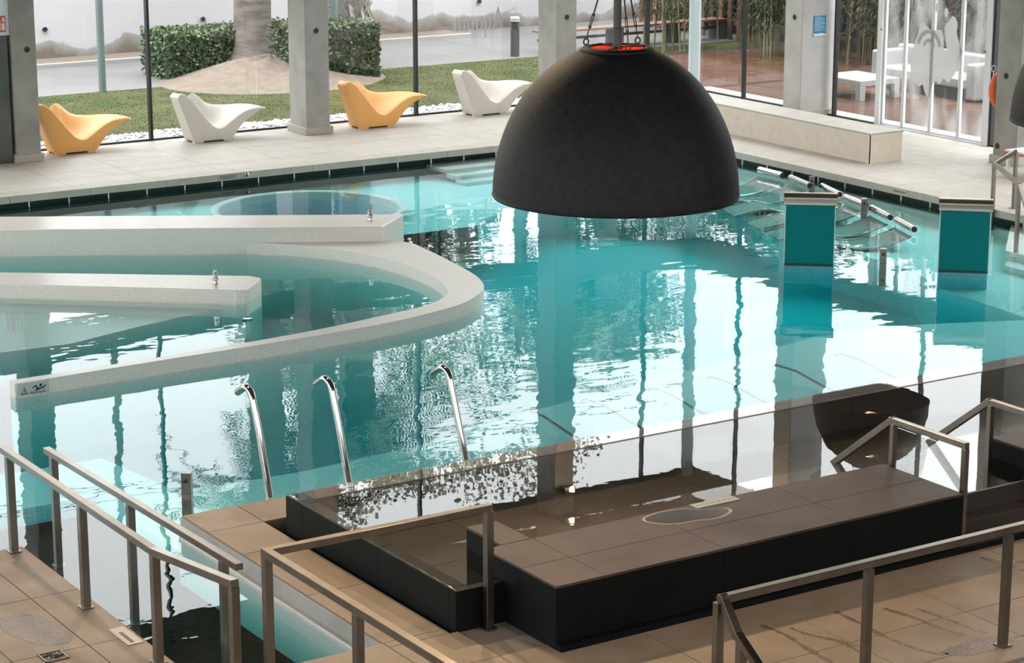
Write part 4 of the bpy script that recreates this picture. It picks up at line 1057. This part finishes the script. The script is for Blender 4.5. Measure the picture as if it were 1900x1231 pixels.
# broad trees beyond the wall (they show mirrored in the water)
tl_m = mat('tree_leaf', (.045,.07,.03), .7, col2=(.10,.13,.06), scale=1.5)
tl_p = mat('tree_leaf_pale', (.20,.225,.17), .7, col2=(.32,.34,.28), scale=1.5)
def tree(x, y, h, r, label, n=5000):
    t = empty('leafy_tree', (x,y,G0), label=label, cat='tree', group='trees beyond the garden wall')
    MB().tube([(x,y,G0),(x+.1,y,h*.35),(x,y,h*.6)], .2, 10, rs=[.3,.2,.1]).build('trunk', bark, t)
    cs = [(x+RNG.uniform(-.6,.6)*r, y+RNG.uniform(-.6,.6)*r, h-r+RNG.uniform(-.5,.6)*r, r*RNG.uniform(.4,.7)) for _ in range(9)]
    def f():
        c_ = cs[RNG.integers(0,9)]; d = RNG.normal(size=3); d /= np.linalg.norm(d); q = RNG.uniform(.6,1.05)*c_[3]
        return (c_[0]+d[0]*q, c_[1]+d[1]*q, c_[2]+d[2]*q*.85)
    leaves(n, f, .22 if h < 12 else .13).build('crown', tl_m if h < 11 else tl_p, t)
for i, (x, y, h, r) in enumerate(((9,56,7.5,2.4),(18.5,57,8.5,2.2),(27,56,7.0,2.5),(33,58,8,2.8),(45,55,9,2.6),(29.3,54,15.6,2.3),(32.2,55,15.6,2.0),(35.0,54,16.6,2.3),(30.6,56,11.6,2.7),(35.0,57,12.6,2.9),(39.5,56,11.6,2.6))):
    tree(x, y, h, r, f'leafy tree beyond the garden wall, seen only mirrored in the water, number {i+1} from the left' if 0 else ['low broad tree beyond the left end of the garden wall','low broad tree beyond the garden wall behind the thick palm','low broad tree beyond the garden wall behind the frond-stump palm','low broad tree beyond the garden wall behind the bollard','broad tree far right beyond the ochre part of the garden wall','tall pale tree mirrored in the plunge pool, leftmost of three','tall pale tree mirrored in the plunge pool, middle of three','tall pale tree mirrored in the plunge pool, rightmost of three','medium tree mirrored in the pool beside the lamp dome, leftmost of three','medium tree mirrored in the pool between the lamp dome and the fountains','medium tree mirrored in the pool near the fountains'][i], 5000 if h < 12 else 3600)

# bollard light
bo = empty('bollard_light', (28.11,43.5,G0), label='dark louvred bollard light on the lawn edge', cat='lamp')
bom = mat('bollard_grey', (.055,.06,.058), .6)
MB().lathe([(0,0),(.10,0),(.10,.62),(0,.62)], (28.11,43.5,G0), 24).build('stem', bom, bo)
MB().lathe([(.0,.62),(.07,.62),(.07,.88),(0,.88)], (28.11,43.5,G0), 24).build('core', mat('bollard_core', (.02,.04,.035), .5), bo)
for k in range(6): MB().lathe([(.072,.0),(.108,-.012),(.108,-.002),(.072,.012)], (28.11,43.5,G0+.65+.042*k), 24, closed=True).build('louvre', alu if k>3 else bom, bo)
MB().lathe([(0,.905),(.09,.90),(.108,.885),(.108,.87),(0,.87)], (28.11,43.5,G0), 24).build('cap', alu, bo)
# low wooden bench outside
wbm = mat('bench_wood', (.20,.11,.07), .6); wl = mat('bench_leg', (.05,.06,.06), .7)
ob = empty('garden_bench', (31.1,43.8,G0), label='low garden bench with thin wooden seat behind the lamp tube', cat='bench')
MB().box(28.9,43.55,.40,34.2,44.0,.44).build('seat_plank', wbm, ob); MB().box(28.9,43.72,.20,34.2,43.78,.26).build('stretcher', wl, ob)
for x in (29.3,30.93,32.6,34.0): MB().box(x,43.6,G0,x+.28,43.95,.40).build('leg', wl, ob)

# ------------------------------------------------------------------ bamboo terrace on the right
wood_m = mat('wet_decking', (.075,.035,.024), .22, col2=(.125,.062,.042), scale=3, stretch=(1,1,1), perobj=.2)
tf = MB().box(28.15,22,-.3,34.5,42,-.05).build('floor', mat('deck_base', (.02,.015,.012), .9)); st(tf, 'wet reddish brown plank terrace outside the glass door', 'terrace')
x = 28.15
while x < 34.3:
    piece('plank', tf, wood_m, x+.004, 24, -.05, x+.136, 41.5, -.02, .003); x += .14
sf = empty('slat_fence', (34.2,36,0), label='tall reddish wooden slat fence behind the bamboo', cat='fence')
slat_m = mat('slat_wood', (.10,.045,.03), .7, col2=(.16,.075,.05), scale=3, perobj=.25)
y = 25.0
while y < 47:
    piece('slat', sf, slat_m, 34.2, y, -.05, 34.25, y+.15, 3.3); y += .36
MB().box(34.26,25,.3,34.30,47,.4).box(34.26,25,2.7,34.30,47,2.8).build('rail', slat_m, sf)
bb_leaf = mat('bamboo_leaf', (.030,.045,.018), .6, col2=(.085,.10,.045), scale=3)
culm_m = mat('bamboo_culm', (.10,.12,.05), .6, col2=(.16,.17,.08), scale=3)
def bamboo(x, y, label, n=2200, h=3.6, sp=.5, ground=-.05):
    t = empty('bamboo_clump', (x,y,ground), label=label, cat='bamboo', group='bamboo clumps by the terrace')
    b = MB()
    cul = []
    for k in range(9):
        cx_, cy_ = x+RNG.uniform(-.3,.3)*sp*2, y+RNG.uniform(-.5,.5)*sp*2; lx, ly = RNG.uniform(-.3,.3,2)
        cul.append((cx_,cy_,lx,ly)); b.tube([(cx_,cy_,ground),(cx_+lx*.4,cy_+ly*.4,h*.5),(cx_+lx,cy_+ly,h)], .02, 6, rs=[.022,.018,.008])
    b.build('culms', culm_m, t)
    def f():
        c_ = cul[RNG.integers(0,9)]; z_ = RNG.uniform(.12,1.0)**.8; a = RNG.uniform(0,6.28)
        return (c_[0]+c_[2]*z_+RNG.normal(0,.14), c_[1]+c_[3]*z_+RNG.normal(0,.14), ground+h*z_), (math.cos(a),math.sin(a),RNG.uniform(-.6,.3))
    strip_leaves(n*2, f, .2, .013, .7).build('leaves', bb_leaf, t)
i = 0
for x_, y_ in ((33.3,29.5),(33.6,31.3),(33.4,33.0),(33.7,34.6),(33.3,36.2),(33.6,37.7),(33.2,39.0),(32.8,40.3),(33.5,41.5)):
    bamboo(x_, y_, ['bamboo clump nearest to the right edge, behind the glass door','bamboo clump behind the glass door, left of the nearest one','bamboo clump behind the white sofa','bamboo clump behind the glass between door and pier','bamboo clump behind the pier','bamboo clump seen left of the pier','bamboo clump left of the pier, second from it','bamboo clump beside the corner post','bamboo clump farthest back on the terrace'][i]); i += 1
bamboo(31.6,42.3,'tall bamboo clump left of the pale corner post',2600,4.2,.7,G0); bamboo(32.4,42.6,'tall bamboo clump directly behind the pale corner post',2200,4.2,.7,G0)
bh = empty('screen_hedge', (35.6,36,G0), label='dense dark green hedge behind the slat fence', cat='hedge')
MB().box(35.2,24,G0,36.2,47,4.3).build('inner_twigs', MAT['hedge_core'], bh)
leaves(16000, lambda: (35.2-abs(RNG.normal(0,.12)), RNG.uniform(26,47), RNG.uniform(0,4.4)), .14).build('foliage', mat('screen_leaf', (.028,.042,.02), .7, col2=(.07,.085,.04), scale=2), bh)
# white terrace table and sofa
wp = mat('white_lacquer', (.30,.30,.30), .4)
tt = empty('terrace_table', (30.2,34.1,-.02), label='low white table on the wet terrace behind the glass', cat='table')
MB().box(29.75,33.62,.27,30.78,34.9,.38).build('top', wp, tt, bevel=.006)
for x_, y_ in ((29.75,33.62),(30.64,33.62),(29.75,34.76),(30.64,34.76)): MB().box(x_,y_,-.02,x_+.14,y_+.14,.27).build('leg', wp, tt, bevel=.005)
so = empty('terrace_sofa', (32.3,33.9,-.02), label='white moulded sofa on the terrace behind the glass door', cat='sofa')
MB().box(32.2,32.3,.0,32.45,35.3,.80).build('backrest', wp, so, bevel=.05, bseg=3)
for y0 in (32.3,35.05): MB().box(31.5,y0,.0,32.3,y0+.25,.72).build('armrest', wp, so, bevel=.05, bseg=3)
MB().box(31.45,32.5,.22,32.25,35.1,.42).build('seat', wp, so, bevel=.04, bseg=3)
MB().box(31.5,32.5,-.02,32.2,35.1,.2).build('plinth', gutter_m, so)
# ------------------------------------------------------------------ wet marks on the front terrace
wet_m = mat('wet_stone', (.14,.10,.068), .25, col2=(.17,.125,.088), scale=8, bump=1, bscale=55)
b = MB()
for l in (((10.48,12.76),(10.51,12.48),(10.47,12.18),(10.45,11.87)),((10.63,12.59),(10.66,12.4),(10.77,12.16),(10.74,11.88)),((11.15,12.67),(11.14,12.34),(11.12,12.02),(11.18,11.66),(11.28,11.54)),((11.51,12.51),(11.57,12.26),(11.59,11.98),(11.64,11.75)),((11.72,12.37),(11.77,12.06),(11.79,11.85),(11.82,11.7)),((12.98,12.96),(13.04,12.77),(13.05,12.53))):
    p = spline(l, 8); L_, R_ = [], []
    for k, (x, y) in enumerate(p):
        a, c = p[max(k-1,0)], p[min(k+1,len(p)-1)]; d = math.dist(a,c); nx, ny = -(c[1]-a[1])/d, (c[0]-a[0])/d
        wv = RNG.uniform(.008,.030)*(.3 if k in (0,len(p)-1) else 1)
        L_.append((x+nx*wv, y+ny*wv, .0015)); R_.append((x-nx*wv, y-ny*wv, .0015))
    n = len(p); b.add(L_+R_, [(k+1,k,n+k,n+k+1) for k in range(n-1)])
pts = [(5.60,16.1),(5.88,15.99),(5.95,15.6),(5.92,15.31),(5.72,15.32),(5.62,15.55),(5.56,15.78)]
b.add([(x,y,.0015) for x,y in spline(pts+[pts[0]],5)[:-1]][::-1], [tuple(range(35))])
pts = [(11.25,11.6),(11.6,11.66),(11.9,11.6),(11.85,11.45),(11.5,11.42),(11.3,11.48)]
b.add([(x,y,.0015) for x,y in spline(pts+[pts[0]],5)[:-1]][::-1], [tuple(range(30))])
tag(b.build('wet_streaks', wet_m), 'wet water trails drying on the beige front terrace', 'water trail', kind='stuff')

# masses of leaves, blades and fronds nobody could count
for o in bpy.data.objects:
    if o.type == 'MESH' and o.parent and o.name.split('.')[0] in ('foliage','leaves','crown','fronds','roots','culms'): o['kind'] = 'stuff'
